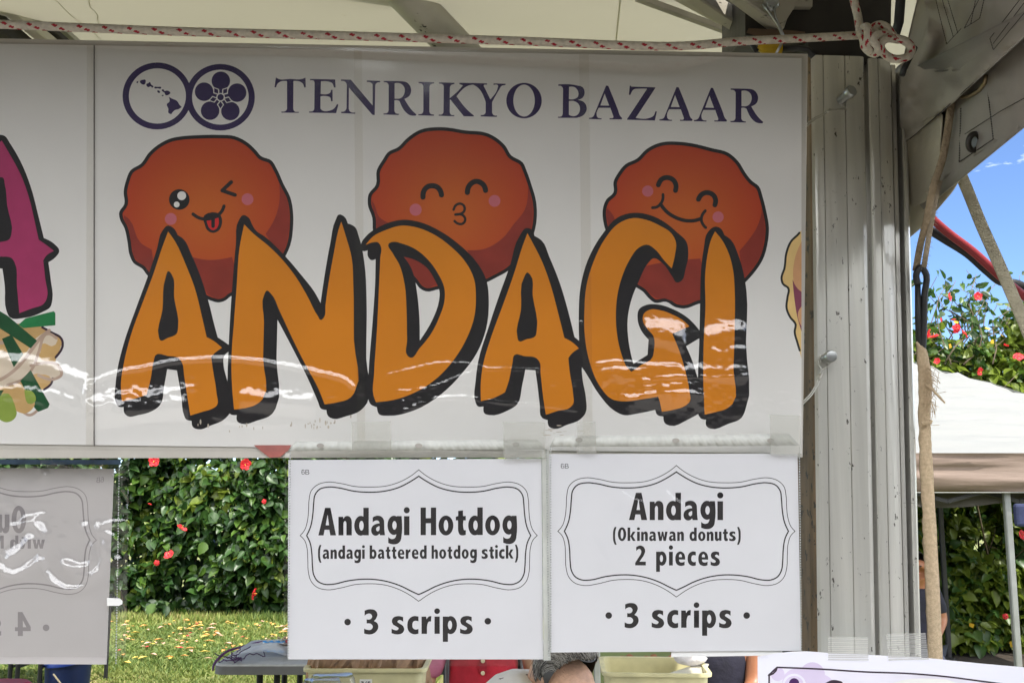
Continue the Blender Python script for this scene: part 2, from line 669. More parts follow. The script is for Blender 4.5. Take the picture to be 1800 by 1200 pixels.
def flower(parent, p, s=1.0, rz=0.0):
    global _fl
    if _fl is None:
        me = bpy.data.meshes.new("flower")
        fm = flower_mesh()
        me.from_pydata(fm.v, [], fm.f)
        me.materials.append(REDP)
        me.materials.append(STAM)
        me.polygons.foreach_set("material_index", fm.m)
        _fl = me
    o = bpy.data.objects.new("flower", _fl)
    COL.objects.link(o)
    o.parent = parent
    o.location = Vector(p) - wloc(parent)
    o.scale = (s, s, s)
    o.rotation_euler = (rz * .5, rz, rz)
    return o


hedge = thing("hibiscus_hedge", (-4.0, 12.2, 0), "clipped green hibiscus hedge with red flowers beyond the lawn, left of the price signs", "hedge")
topL = lambda x: 2.55 + .12 * np.sin(x * 2.3) + .08 * np.sin(x * 5.1)
hedge_leaves(hedge, -6.9, -2.0, 11.75, .85, 2.7, 27000, .135, topL, .012, seed=3, light=.02)
hedge_leaves(hedge, -2.0, 3.2, 11.75, .7, 2.7, 5200, .24, topL, .02, seed=4)
hedge_stems(hedge, -6.8, 3.0, 11.8, .8, topL, 46, 9)
for i, (px, py, s) in enumerate(((272, 810, 1.1), (430, 815, 1.15), (318, 930, 1.15), (298, 976, 1.0), (443, 1042, 1.1), (275, 989, .55), (465, 881, .5), (264, 884, .4), (95, 1000, 1.0))):
    flower(hedge, aty(px, py, 11.45), s * .80, i * 1.3)
DARKIN = pm("hedge_core_shade", (.010, .020, .006), .95, var=.4, scale=5)
bush = thing("hibiscus_bush", (5.2, 9.8, 0), "tall straggly hibiscus bush with red and yellow blooms behind the white canopy", "bush")
topR = lambda x: 3.14 + .18 * np.sin(x * 2.1 + 2.0) + .14 * np.sin(x * 6.3) + .08 * np.sin(x * 11)
hedge_leaves(bush, 2.9, 7.6, 9.35, .9, 3.6, 44000, .125, topR, .12, gaps=.03, seed=21, light=.58)
hedge_stems(bush, 3.1, 7.4, 9.35, .8, topR, 34, 22, 1.0)
m = MB()
r_ = random.Random(4)
SPR = []
for k in range(34):                                                        # loose sprays reaching out of the top
    p = Vector((r_.uniform(3.8, 6.0), 9.4 + r_.uniform(0, .5), 2.75))
    q = [p]
    for i in range(6):
        q.append(q[-1] + Vector((r_.gauss(.03, .09), r_.gauss(0, .05), r_.uniform(.08, .19))))
    SPR += [tuple(v) for v in q[1:]] + [tuple(q[i].lerp(q[i + 1], .5)) for i in range(1, 6)]
    m.tube(q, [.009, .008, .007, .006, .005, .004, .003], 4)
m.build("sprays", BARK, bush, smooth=True)
rr_ = np.random.default_rng(8)
_S = np.array(SPR)[rr_.integers(0, len(SPR), 420)]
_P = _S + rr_.normal(0, .022, (420, 3))
leaf_cloud("spray_leaves", _P, rr_.normal(0, 1, (420, 3)), rr_.normal(0, 1, (420, 3)), rr_.uniform(.06, .13, 420), rr_.uniform(.035, .07, 420), rr_.integers(0, 3, 420), LEAFS, bush)
for i, (px, py, s) in enumerate(((1718, 521, .9), (1667, 522, .9), (1641, 594, 1.25), (1629, 586, 1.0), (1684, 577, 1.1), (1698, 584, 1.0), (1791, 624, 1.1), (1648, 635, .7), (1720, 652, .9), (1768, 608, .6), (1795, 940, 1.0), (1768, 1083, .6), (1656, 562, .5), (1676, 560, .5))):
    flower(bush, aty(px, py, 9.1), s * .62, i * 1.7)
YEL = pm("yellow_petal", (.70, .42, .03), .6, transl=.3)
YB = None
for i, (px, py) in enumerate(((1736, 577), (1744, 600), (1760, 588), (1680, 566), (1670, 608), (1722, 609), (1708, 1098), (1777, 1131))):
    c = aty(px, py, 9.12)
    m = MB()
    a = i * 1.1
    m.add([c + Vector((math.cos(a) * x * .026, z * .06, math.sin(a) * x * .026 + z * .035)) for x, z in ((-1, 0), (-.2, .5), (1, 0), (-.1, -.6))] + [c], [(0, 1, 4), (1, 2, 4), (2, 3, 4), (3, 0, 4)])
    m.build("yellow_bloom", YEL, bush)

# grass blades on the part of the lawn in view
n = 92000
gx, gy = rng.uniform(-6.6, -.6, n), 7.4 + 4.9 * rng.uniform(0, 1, n) ** 1.15
thin_ = vnoise(gx * 2.3, gy * 2.3, 31) + .6 * vnoise(gx * 6, gy * 6, 32) < -.62
gx, gy = np.where(thin_ & (rng.uniform(0, 1, n) < .75), 40.0, gx), gy
hh = rng.uniform(.016, .042, n) * (1 + .4 * vnoise(gx * 1.5, gy * 1.5, 2)) + .05 * (gy > 11.4) * rng.uniform(0, 1.5, n)
ang_ = rng.uniform(0, 2 * math.pi, n)
w_ = rng.uniform(.008, .018, n)
lx, ly = rng.normal(0, .028, n), rng.normal(0, .028, n)
A_1 = np.stack([gx - np.cos(ang_) * w_, gy - np.sin(ang_) * w_, np.zeros(n)], 1)
A_2 = np.stack([gx + np.cos(ang_) * w_, gy + np.sin(ang_) * w_, np.zeros(n)], 1)
A_3 = np.stack([gx + lx, gy + ly, hh], 1)
gm = [pm("grass_blade_green", (.115, .175, .034), .6, var=.2, scale=1.5, transl=.35), pm("grass_blade_light", (.235, .275, .068), .6, var=.2, scale=1.5, transl=.4), pm("grass_blade_straw", (.35, .31, .12), .7, var=.2, scale=1.5, transl=.3)]
gmi = np.clip((rng.uniform(0, 1, n) * 1.5 + .7 * vnoise(gx * 1.1, gy * 1.1, 4) + .35).astype(int), 0, 2)
gmi = np.where((gmi == 2) & (rng.uniform(0, 1, n) > .55), 1, gmi)
g = fast_mesh("grass", np.stack([A_1, A_2, A_3], 1).reshape(-1, 3), np.arange(n * 3).reshape(-1, 3), gm, None, False, gmi)
tag(g, "short sunlit green grass of the lawn", "grass", kind="stuff")
m = MB()
m.add([(1.6, 7.7, .006), (9, 7.7, .006), (9, 11, .006), (1.6, 11, .006)], [(0, 1, 2, 3)])
tag(m.build("dark_ground_sheet", pm("dark_ground", (.028, .020, .013), .95, var=.4, scale=8, bump=.8, bscale=30)), kind="structure")  # dark sheet added over the grass to darken the ground beneath canopy and bush
# fallen blossom
n = 210
px_, py_ = -5.2 + 3.4 * rng.beta(2.0, 1.3, n), 8.6 + 2.8 * rng.beta(2.6, 1.6, n)
an = rng.uniform(0, 6.28, n)
sz = rng.uniform(.02, .062, n)
zz = rng.uniform(.03, .05, n)
Q = []
for k, (ux, uy, uz) in enumerate(((-1, 0, 0), (0, .45, .3), (1, 0, .1), (0, -.45, .25))):
    Q.append(np.stack([px_ + sz * (ux * np.cos(an) - uy * np.sin(an)), py_ + sz * (ux * np.sin(an) + uy * np.cos(an)), zz + sz * uz], 1))
pmats = [pm("petal_orange", (.62, .28, .08), .7, var=.3, scale=4), pm("petal_yellow", (.70, .50, .10), .7, var=.3, scale=4), pm("petal_red", (.50, .05, .05), .7, var=.3, scale=4), pm("petal_pinkish", (.62, .35, .25), .7, var=.3, scale=4)]
g = fast_mesh("fallen_petals", np.stack(Q, 1).reshape(-1, 3), np.arange(n * 4).reshape(-1, 4), pmats, None, False, rng.choice([0, 0, 0, 1, 1, 2, 3, 3], n))
tag(g, "orange, yellow and red fallen petals strewn over the grass before the hedge", "petals", kind="stuff")

# ------------------------------------------------------------------ the canopy to the right
CW = pm("canopy_white", (.235, .24, .235), .7, var=.04, scale=2.0, bump=.9, bscale=3.0, stretch=(.5, 1.5, 5), transl=.25)
CT = pm("canopy_tan", (.175, .128, .102), .75, var=.10, scale=3, bump=1.0, bscale=4.0, stretch=(.6, 1, 5), transl=.15)
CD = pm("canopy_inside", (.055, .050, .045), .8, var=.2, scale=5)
CF = pm("canopy_frame_grey", (.24, .25, .255), .4, metal=.3, var=.1)
CFD = pm("canopy_frame_dark", (.02, .02, .022), .5)
canopy = thing("canopy", (3.6, 8.0, 0), "pop up canopy with white top and tan valance before the hibiscus bush", "canopy")
fl_, fr_ = at(1020, 806, 6.5), at(2190, 786, 6.5)
fl_.z = fr_.z = (fl_.z + fr_.z) / 2
cw = fr_.x - fl_.x
fr_.y = fl_.y
dc = 2.7
bl_, br_ = fl_ + Vector((0, dc, 0)), fr_ + Vector((0, dc, 0))
apex = Vector(((fl_.x + fr_.x) / 2, fl_.y + dc / 2, fl_.z + .86))
ax_ = at(1540, 614, 7.85)
apex.x, apex.z = ax_.x, ax_.z
nn = 64
for k, (a, b) in enumerate(((fl_, fr_), (fr_, br_), (br_, bl_), (bl_, fl_))):
    co, q = [], []
    for i in range(nn):
        for j in range(nn):
            s, t = i / (nn - 1), j / (nn - 1)
            p = a.lerp(b, s).lerp(apex, t * .999)
            sag = -.05 * math.sin(math.pi * t) * math.sin(math.pi * s)
            wr = .022 * float(vnoise(np.array([s * 9 + k]), np.array([t * 26.0 + s * 3]), 5)[0]) * (1 - t * .4) + .010 * float(vnoise(np.array([s * 14 + k]), np.array([t * 44.0 + s * 12]), 6)[0])
            co.append(p + Vector((0, 0, sag + wr)))
    m = MB()
    m.add(co, [(i * nn + j, (i + 1) * nn + j, (i + 1) * nn + j + 1, i * nn + j + 1) for i in range(nn - 1) for j in range(nn - 1)])
    m.build("roof_panel", CW, canopy, smooth=True)
    co = []
    out = ((a + b) / 2 - Vector((apex.x, apex.y, a.z))).normalized()
    for i in range(80):
        for j in range(10):
            s, t = i / 79, j / 9
            p = a.lerp(b, s) + Vector((0, 0, -.255 * t))
            wv = .035 * t * float(vnoise(np.array([s * 6 + k]), np.array([t * 5.0 + s * 2]), 9)[0]) + .022 * float(vnoise(np.array([s * 7 + k]), np.array([t * 13.0 + s * 4]), 4)[0])
            co.append(p + out * (wv + .01))
    m = MB()
    m.add(co, [(i * 10 + j, (i + 1) * 10 + j, (i + 1) * 10 + j + 1, i * 10 + j + 1) for i in range(79) for j in range(9)])
    v = m.build("valance", CT, canopy, smooth=True)
    m = MB()
    m.tube([a.lerp(b, s / 20) + Vector((0, 0, -.262)) + out * .012 for s in range(21)], .009, 6, flat=.5)
    m.build("valance_hem", CW, v)
m = MB()
for i in range(9):
    x0, x1 = fl_.x + cw * i / 9, fl_.x + cw * (i + 1) / 9
    yy = fl_.y + .08
    m.bar((x0, yy, 1.62 - .13 * (i % 2)), (x1, yy, 1.49 + .13 * (i % 2)), .02, .03)
    m.bar((x0, yy + .03, 1.49 + .13 * (i % 2)), (x1, yy + .03, 1.62 - .13 * (i % 2)), .02, .03)
m.build("folding_truss", CFD, canopy)
m = MB()
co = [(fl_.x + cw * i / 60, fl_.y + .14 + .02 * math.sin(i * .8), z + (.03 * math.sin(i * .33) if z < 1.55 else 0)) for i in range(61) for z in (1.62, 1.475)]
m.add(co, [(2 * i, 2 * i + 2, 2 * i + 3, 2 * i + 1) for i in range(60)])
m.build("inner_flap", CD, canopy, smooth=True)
lx = aty(1791, 1000, 6.5).x
for (x, y, mt) in ((lx, fl_.y + .05, CF), (fl_.x + .1, fl_.y + .05, CF), (aty(1656, 950, bl_.y - .1).x, bl_.y - .1, CFD), (br_.x - .1, br_.y - .1, CFD)):
    m = MB()
    m.bar((x, y, 0.0), (x, y, 1.62), .042, .042, up=(0, 1, 0))
    lg = m.build("leg", mt, canopy)
    m = MB()
    m.box((x, y, .012), (.10, .10, .02))
    m.build("foot_plate", mt, lg, bevel=.004)
m = MB()
pc = aty(1800, 905, 6.42)
m.box(pc, (.13, .05, .15))
m.build("navy_pouch", pm("navy_cloth", (.012, .018, .06), .85, var=.2, bump=.4, bscale=30), canopy, bevel=.02)
# ------------------------------------------------------------------ the booth tent: pole, roof, rafters, corner, valance
ALU = pm("weathered_aluminium", (.70, .685, .635), .28, metal=.55, var=.11, scale=7, stretch=(9, 9, .35), bump=.08, bscale=9, speck=[(95, .645, (.10, .09, .075), (1.6, 1.6, .7)), (34, .70, (.20, .18, .15), (.5, .5, 9)), (20, .70, (.16, .14, .11), (9, 9, .5))])
ALUD = pm("grimy_aluminium", (.36, .34, .30), .5, metal=.4, var=.25, scale=10, bump=.1, bscale=40, speck=(30, .64, (.03, .027, .025)))
STEEL = pm("dark_steel", (.040, .035, .030), .6, metal=.3, var=.4, scale=12, bump=.2, bscale=30)
CREAM = pm("roof_vinyl", (.46, .43, .335), .55, var=.05, scale=1.3, bump=.12, bscale=6, transl=.14, speck=(14, .70, (.35, .31, .22)))
BEAM = pm("cream_beam", (.46, .43, .36), .5, metal=.1, var=.15, scale=8, speck=(40, .64, (.06, .05, .04), (.4, 1, 1)))
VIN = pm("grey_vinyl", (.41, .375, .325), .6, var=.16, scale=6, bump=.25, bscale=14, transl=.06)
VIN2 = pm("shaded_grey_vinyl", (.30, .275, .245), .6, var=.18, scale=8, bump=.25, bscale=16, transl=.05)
VIN3 = pm("cream_vinyl_flap", (.62, .57, .46), .65, var=.16, scale=12, bump=.3, bscale=40, transl=.22)
THREAD = pm("dark_stitching", (.028, .022, .022), .8)
tent = thing("booth_tent", (.45, 1.2, 0), "white vinyl booth tent with scarred aluminium pole at the banner's right end", "tent")

# pole: an extruded section, traced across from its left edge, in millimetres
YP = 1.19
pt0, pt1 = aty(1424, 112, YP), aty(1436, 1140, YP)
axis = (pt0 - pt1).normalized()
sec = [(0, 30), (0, 6), (1.5, 2), (5, .3), (8, 0), (16.0, 0), (16.3, 1.8), (16.9, 1.8), (17.5, 0), (44.0, 0), (44.3, 1.8), (44.9, 1.8), (45.5, 0), (65, 0), (69, 1.2), (71, 4), (71.6, 20), (76.8, 21), (77.2, 6.5), (79, 5.2), (82, 4.8), (89, 4.8), (89.3, 6.8), (90.0, 6.8), (90.3, 4.8), (93, 5.0), (99, 6.5), (104, 8), (104.6, 9.5), (108, 10.2), (108.5, 34), (113, 36), (114, 22), (119, 22), (119.5, 46), (124, 46), (124.3, 19), (125.5, 17.8), (129, 17.4), (131.5, 19), (132.5, 23), (132.5, 80), (126, 112), (0, 112)]
ex = Vector((1, 0, 0)) - axis * axis.x
ex.normalize()
ey = axis.cross(ex)
if ey.y < 0: ey = -ey
zs = np.linspace(-1.70, .012, 40)
m = MB()
ns = len(sec)
k_ = 1.0
vs = [pt0 + axis * z + ex * (x * k_ / 1000) + ey * (y * k_ / 1000) for z in zs for x, y in sec]
fs = [(i * ns + j, i * ns + (j + 1) % ns, (i + 1) * ns + (j + 1) % ns, (i + 1) * ns + j) for i in range(len(zs) - 1) for j in range(ns)]
RUST = pm("rust_stained_edge", (.17, .105, .055), .6, metal=.2, var=.4, scale=18, stretch=(3, 3, .7), speck=(60, .58, (.04, .03, .02)))
m.add(vs, fs + [tuple(range(ns)), tuple(range((len(zs) - 1) * ns, len(zs) * ns))], [1 if (q % ns) < 2 or q % ns >= ns - 1 else 0 for q in range(len(fs))] + [0, 0])
pole = m.build("pole", [ALU, RUST], tent)
# bolts through the pole, each with a wire to the banner
BOLT = pm("zinc_bolt", (.42, .43, .43), .3, metal=.8, var=.15, scale=60)
WIRE = pm("pale_wire", (.62, .60, .54), .35, metal=.3)
PP = Plane((0, YP, 0), (0, -1, 0))
for px, py, tilt in ((1478, 176, 1), (1450, 630, 0)):
    c = PP.hit(px, py, -.001)
    m = MB()
    d = Vector((.25 * tilt, -1, .12 * tilt)).normalized()
    m.lathe(c, [(0, 0), (.0062, 0), (.0062, .016), (.0072, .016), (.0076, .018), (.0076, .024), (.0062, .0258), (.003, .0262), (0, .0262)], 18, axis=d)
    m.build("bolt", BOLT, pole, smooth='auto')
for pts in ([(1487, 190), (1470, 192), (1455, 193), (1445, 201), (1432, 207), (1421, 216), (1412, 224)], [(1441, 630), (1438, 640), (1444, 650), (1440, 662), (1434, 676), (1426, 690), (1417, 700), (1409, 708)]):
    m = MB()
    for dx in (0, 2.2):
        P3 = [PP.hit(x + dx, y + dx, .014 + .035 * (i / (len(pts) - 1))) for i, (x, y) in enumerate(pts)]
        m.tube(P3, .0008, 6)
    x, y = pts[2] if pts[0][1] < 400 else pts[3]
    m.tube([PP.hit(x + 3, y - 5 if pts[0][1] > 400 else y, .028), PP.hit(x - 2, y + 6 if pts[0][1] > 400 else y + 4, .030)], .0028, 8, flat=.6)
    m.build("wire_tie", WIRE, pole, smooth=True)
m = MB()
lp = [(1450, 622), (1441, 626), (1439, 640), (1446, 650), (1454, 644), (1464, 634), (1461, 624)]
m.tube([PP.hit(x, y, .012) for x, y in lp], .0011, 6)
m.build("wire_loop", WIRE, pole, smooth=True)

# roof vinyl: front slope up to the ridge, back slope down, wavy
RX0, RX1 = -4.2, 1.15
def roof_z(y): return 2.33 + .262 * (y - 1.22) if y < 3.9 else 2.33 + .262 * (2 * 3.9 - y - 1.22)
m = MB()
nx, ny = 90, 60
ys = np.linspace(1.26, 6.5, ny)
co = []
for y in ys:
    for i in range(nx):
        x = RX0 + (RX1 - RX0) * i / (nx - 1)
        w = .012 * float(vnoise(np.array([x * 1.6 + y * .7]), np.array([y * 1.1]), 3)[0]) + .004 * float(vnoise(np.array([x * 9.0 - y * 7]), np.array([y * 2.2 + x]), 4)[0])
        co.append((x, y, roof_z(y) + w))
m.add(co, [(j * nx + i, j * nx + i + 1, (j + 1) * nx + i + 1, (j + 1) * nx + i) for j in range(ny - 1) for i in range(nx - 1)])
rf = m.build("roof_cover", CREAM, tent, smooth=True)
# welded seams and creases of the cover
m = MB()
for (a, b) in (((1092, -30), (1078, 110)), ((84, -20), (205, 82)), ((150, -20), (182, 40))):
    pts = []
    for t in range(9):
        x, y = a[0] + (b[0] - a[0]) * t / 8 + (3 * math.sin(t * 1.7) if a[0] < 900 else 0), a[1] + (b[1] - a[1]) * t / 8
        r = ray(x, y)
        tt = (2.33 - .262 * 1.22 - EYE) / (r.z - .262 * r.y)
        pts.append(CAM + r * tt - Vector((0, 0, .010)))
    m.tube(pts, .0014 if a[0] > 900 else .0009, 5, flat=.5)
    m.build("cover_seam", pm("cover_seam_line", (.50, .47, .36), .8), rf)
    m = MB()
# unseen front flap of the roof, its reach shaped to shade the banner's top
m = MB()
co = [(x, y, 2.31 - .11 * ((.78 - y) / .6 if y < .78 else 0) + .008 * math.sin(x * 9)) for y in (1.24, 1.1, .90, .70, .52) for x in np.linspace(-4.2, 1.7, 40)]
m.add(co, [(j * 40 + i, j * 40 + i + 1, (j + 1) * 40 + i + 1, (j + 1) * 40 + i) for j in range(4) for i in range(39)])
m.build("shading_flap", pm("shading_flap_vinyl", (.42, .40, .36), .6, var=.1), tent, smooth=True)


def px_bar(name, a, b, w, h, mat, par=None, bev=.0, flat=None):
    """A bar whose two ends are seen at photo points a and b = (px, py, depth)."""
    m = MB()
    A, B = at(*a), at(*b)
    if flat:
        m.tube([A.lerp(B, i / 12) for i in range(13)], w / 2, 20, flat=flat, up=(0, 0, 1))
    else:
        m.bar(A, B, w, h, ch=.1)
    return m.build(name, mat, par or tent, smooth='auto')


px_bar("rafter", (640, -85, 1.40), (905, 190, 1.62), .062, .06, ALUD, flat=.8)
# rails at the far left
for a, b, w, mt in (((-40, -30, 1.5), (130, 110, 1.7), .022, BEAM), ((-10, -35, 1.52), (150, 105, 1.72), .014, STEEL), ((5, -40, 1.55), (165, 100, 1.75), .012, ALUD), ((-90, -20, 1.5), (90, 130, 1.7), .045, STEEL), ((-70, 30, 1.45), (60, 130, 1.6), .008, BEAM)):
    px_bar("rail", a, b, w, w * .7, mt)
# corner: cream arms, plates and a dark steel head over the pole
px_bar("arm", (1170, -45, 1.30), (1313, 50, 1.36), .020, .024, BEAM)
px_bar("arm", (1150, -30, 1.34), (1325, 66, 1.44), .012, .012, BEAM)
px_bar("arm", (1255, -42, 1.22), (1372, 46, 1.26), .020, .020, BEAM)
px_bar("arm", (1120, -4, 1.44), (1310, 66, 1.52), .010, .010, ALUD)
m = MB()
pl = [at(x, y, 1.24) for x, y in ((1335, -60), (1420, -60), (1400, 8), (1373, 50), (1362, 20))]
m.add(pl + [p + FWD * .006 for p in pl], [tuple(range(5)), tuple(range(9, 4, -1))] + [(i, (i + 1) % 5, 5 + (i + 1) % 5, 5 + i) for i in range(5)])
m.build("gusset_plate", BEAM, tent)
m = MB()
c = at(1354, 8, 1.225)
m.lathe(c, [(0, 0), (.010, 0), (.010, .006), (.007, .008), (.007, .013), (0, .014)], 12, axis=-FWD)
m.build("nut", BOLT, tent, smooth='auto')
m = MB()
for pts in ([(1310, -60), (1568, -60), (1566, 44), (1556, 60), (1552, 112), (1421, 112), (1421, 70), (1310, 62)],):
    f = [at(x, y, 1.262) for x, y in pts]
    n_ = len(f)
    m.add(f + [p + FWD * .14 for p in f], [tuple(range(n_)), tuple(range(2 * n_ - 1, n_ - 1, -1))] + [(i, (i + 1) % n_, n_ + (i + 1) % n_, n_ + i) for i in range(n_)])
m.build("corner_head", STEEL, tent)
m = MB()
m.add([at(x, y, 1.250) for x, y in ((1316, 50), (1380, 53), (1415, 56), (1415, 66), (1330, 64), (1312, 58))] + [at(x, y, 1.262) for x, y in ((1316, 50), (1380, 53), (1415, 56), (1415, 66), (1330, 64), (1312, 58))], [(0, 1, 2, 3, 4, 5), (11, 10, 9, 8, 7, 6)] + [(i, (i + 1) % 6, 6 + (i + 1) % 6, 6 + i) for i in range(6)])
m.build("rusty_lip", pm("rusty_steel", (.14, .09, .055), .7, var=.3, scale=20), tent)
m = MB()
q = [at(x, y, 1.248) for x, y in ((1401, -40), (1430, -40), (1428, 12), (1395, 12))]
m.add(q + [p + FWD * .012 for p in q], [(0, 1, 2, 3), (7, 6, 5, 4)] + [(i, (i + 1) % 4, 4 + (i + 1) % 4, 4 + i) for i in range(4)])
m.build("tag_plate", BEAM, tent)
m = MB()
for w_r, pts in ((.0016, ((1341, 6, 1.215), (1352, 22, 1.215), (1366, 42, 1.215), (1377, 66, 1.215))), (.0012, ((1360, 12, 1.215), (1364, 30, 1.215), (1372, 50, 1.215), (1379, 66, 1.215))), (.0016, ((1378, 64, 1.10), (1372, 80, 1.10), (1364, 96, 1.10)))):
    m = MB()
    m.tube([at(*q) for q in pts], w_r, 6)
    m.build("hook_wire", BOLT, tent, smooth=True)



def px_sheet(name, poly, depth, step, mat, parent, th=.0012, amp=.004, wl=40, seed=1):
    """A hanging cloth: outline in photo points, its distance given by depth(px, py), with folds."""
    xs, ys = [p[0] for p in poly], [p[1] for p in poly]
    inner = []
    y = min(ys) + step / 2
    while y < max(ys):
        x = min(xs) + step / 2
        while x < max(xs):
            inside, j = False, len(poly) - 1
            for i in range(len(poly)):
                if (poly[i][1] > y) != (poly[j][1] > y) and x < (poly[j][0] - poly[i][0]) * (y - poly[i][1]) / (poly[j][1] - poly[i][1] + 1e-9) + poly[i][0]: inside = not inside
                j = i
            if inside: inner.append((x + random.uniform(-.2, .2) * step, y + random.uniform(-.2, .2) * step))
            x += step
        y += step
    V = [Vector(p) for p in poly] + [Vector(p) for p in inner]
    ov, _e, of, *_r = delaunay_2d_cdt(V, [], [list(range(len(poly)))], 1, 1e-3, True)
    co = []
    for v in ov:
        w = amp * float(vnoise(np.array([v[0] / wl + v[1] / (wl * 2.2)]), np.array([v[1] / (wl * 1.8) - v[0] / (wl * 3)]), seed)[0]) + amp * .35 * float(vnoise(np.array([v[0] / wl * 3]), np.array([v[1] / wl * 2.4]), seed + 1)[0])
        co.append(at(v[0], v[1], depth(v[0], v[1]) + w))
    m = MB()
    m.add(co, [list(f) for f in of])
    o = m.build(name, mat, parent, smooth=True)
    md = o.modifiers.new("thickness", 'SOLIDIFY')
    md.thickness = th
    return o


dv = lambda x, y: 1.235 - (x - 1600) * .0016 + (y - 200) * .0001
up_ = curve(toks("1640,-60c 1618,-20 1632,20 1630,60 1612,85 1588,112 1584,180 1584,256c 1622,226 1648,203 1672,184c 1700,158 1735,126 1770,92 1802,62 1880,-5c 1880,-60c"), True, 4)
va = px_sheet("valance", up_, dv, 8, VIN, tent, amp=.026, wl=46, seed=3)
dv2 = lambda x, y: dv(x, y) + .022
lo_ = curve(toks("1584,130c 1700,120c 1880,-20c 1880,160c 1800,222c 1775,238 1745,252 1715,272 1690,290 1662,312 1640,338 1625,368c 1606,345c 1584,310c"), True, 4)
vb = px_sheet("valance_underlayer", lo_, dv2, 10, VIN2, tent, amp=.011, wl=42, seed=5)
dv3 = lambda x, y: dv(x, y) + .010
fl3 = curve(toks("1584,248c 1625,214 1652,196 1652,240 1651,290 1640,325 1630,352 1620,358 1590,360c"), True, 4)
px_sheet("valance_flap", fl3, dv3, 8, VIN3, tent, amp=.004, wl=40, seed=7)
fl4 = curve(toks("1586,325c 1622,342 1640,335 1668,308 1692,288 1688,312 1676,335 1652,362 1628,392 1590,425c"), True, 4)
px_sheet("valance_tail", fl4, lambda x, y: dv(x, y) + .03, 8, VIN3, tent, amp=.005, wl=30, seed=8)


def stitch(pts, depth, dz, w=.0011, dash=True, parent=None):
    P = curve([(x, y, True) for x, y in pts], False, 1)
    m = MB()
    for a, b in zip(P, P[1:]):
        L = math.hypot(b[0] - a[0], b[1] - a[1])
        k = max(1, int(L / 4.2))
        for i in range(k):
            t0, t1 = i / k, (i + .72) / k
            p = [(a[0] + (b[0] - a[0]) * t, a[1] + (b[1] - a[1]) * t) for t in (t0, t1)]
            m.tube([at(x, y, depth(x, y) - dz) for x, y in p], w, 4)
    return m.build("stitching", THREAD, parent)


for s in ([(1640, -20), (1664, 78), (1690, 50)], [(1650, -20), (1676, 66)], [(1660, -20), (1684, 60)], [(1728, -15), (1695, 50), (1722, 33), (1732, -10)], [(1718, -15), (1706, 44)], [(1800, -10), (1740, 68), (1746, 88), (1810, 12)], [(1812, -10), (1745, 78)]):
    stitch(s, dv, .020, .00045, parent=va)
stitch([(1600, 244), (1650, 201), (1735, 124), (1802, 62)], dv, .012, .0006, parent=va)
stitch([(1689, 190), (1686, 285), (1746, 245), (1734, 140)], dv2, .012, .0007, parent=vb)
stitch([(1696, 236), (1758, 196), (1802, 172)], dv2, .012, .0005, parent=vb)
gc = at(1712, 250, dv2(1712, 250) - .016)
gn = ((CAM - gc).normalized() + RIGHT * .75).normalized()
gx_ = UP.cross(gn).normalized()
m = MB()
pts = [gc + gx_ * (.0078 * math.cos(a)) + gn.cross(gx_) * (.0090 * math.sin(a)) for a in np.linspace(0, 2 * math.pi, 25)[:-1]]
m.tube(pts + [pts[0], pts[1]], .0032, 8, cap=False)
gr = m.build("grommet", pm("blackened_brass", (.05, .045, .04), .4, metal=.6), vb, smooth=True)
m = MB()
m.lathe(gc - gn * .0008, [(0, 0), (.0064, 0), (.0064, .001), (0, .001)], 20, axis=gn)
m.build("grommet_sky_disc", pm("grommet_daylight_disc", (.75, .80, .85), .5, transl=.6), gr)  # pale disc coloured as the daylight seen through the grommet
m = MB()
pts = [at(x, y, dv(x, y) + .004) for x, y in ((1690, 172), (1706, 168), (1722, 158), (1731, 146), (1733, 132))]
m.tube(pts, .0022, 6)
m.build("ring", pm("aged_brass_ring", (.35, .27, .16), .4, metal=.7), va, smooth=True)
# bright outer wall panel glimpsed past the corner
m = MB()
w0 = [at(x, y, 2.6) for x, y in ((1500, -120), (1760, -120), (1760, 160), (1500, 160))]
m.add([w0[0].lerp(w0[1], i / 24).lerp(w0[3].lerp(w0[2], i / 24), j / 24) + FWD * (.02 * math.sin(i * .9 + j * .3)) for i in range(25) for j in range(25)], [(i * 25 + j, i * 25 + j + 1, (i + 1) * 25 + j + 1, (i + 1) * 25 + j) for i in range(24) for j in range(24)])
m.build("side_panel", pm("bright_white_vinyl", (.85, .86, .84), .6, var=.03, transl=.6), tent, smooth=True)

# ------------------------------------------------------------------ straps, cords and cloth by the pole
WEB = pm("brown_webbing", (.36, .28, .19), .9, var=.25, scale=40, bump=.6, bscale=160)
WEBG = pm("grey_green_webbing", (.40, .36, .26), .9, var=.2, scale=50, bump=.6, bscale=220, stretch=(1, 1, 2))


def ribbon(pts, w, th, mat, name, label=None, cat="strap", fuzz=0, parent=None, n=10):
    P = [(x, y, d) for x, y, d in pts]
    C = curve([(x, y, False) for x, y, _ in P], False, 5)
    dd = np.interp(np.linspace(0, 1, len(C)), np.linspace(0, 1, len(P)), [p[2] for p in P])
    pts3 = [at(x, y, d) for (x, y), d in zip(C, dd)]
    m = MB()
    m.tube(pts3, w / 2, n, flat=th / w, up=FWD)
    if fuzz:
        r = random.Random(fuzz)
        for k in range(fuzz):
            p = r.choice(pts3)
            d = Vector((r.choice((-1, 1)) * r.uniform(.3, 1), r.uniform(-.5, .2), r.uniform(-.8, .8))).normalized()
            a = p + d * (w * .35)
            m.tube([a, a + d * r.uniform(.001, .003), a + d * r.uniform(.002, .006) + Vector((0, 0, -.001))], .00014, 3)
    o = m.build(name, mat, parent, smooth=True)
    if label: tag(o, label, cat)
    return o


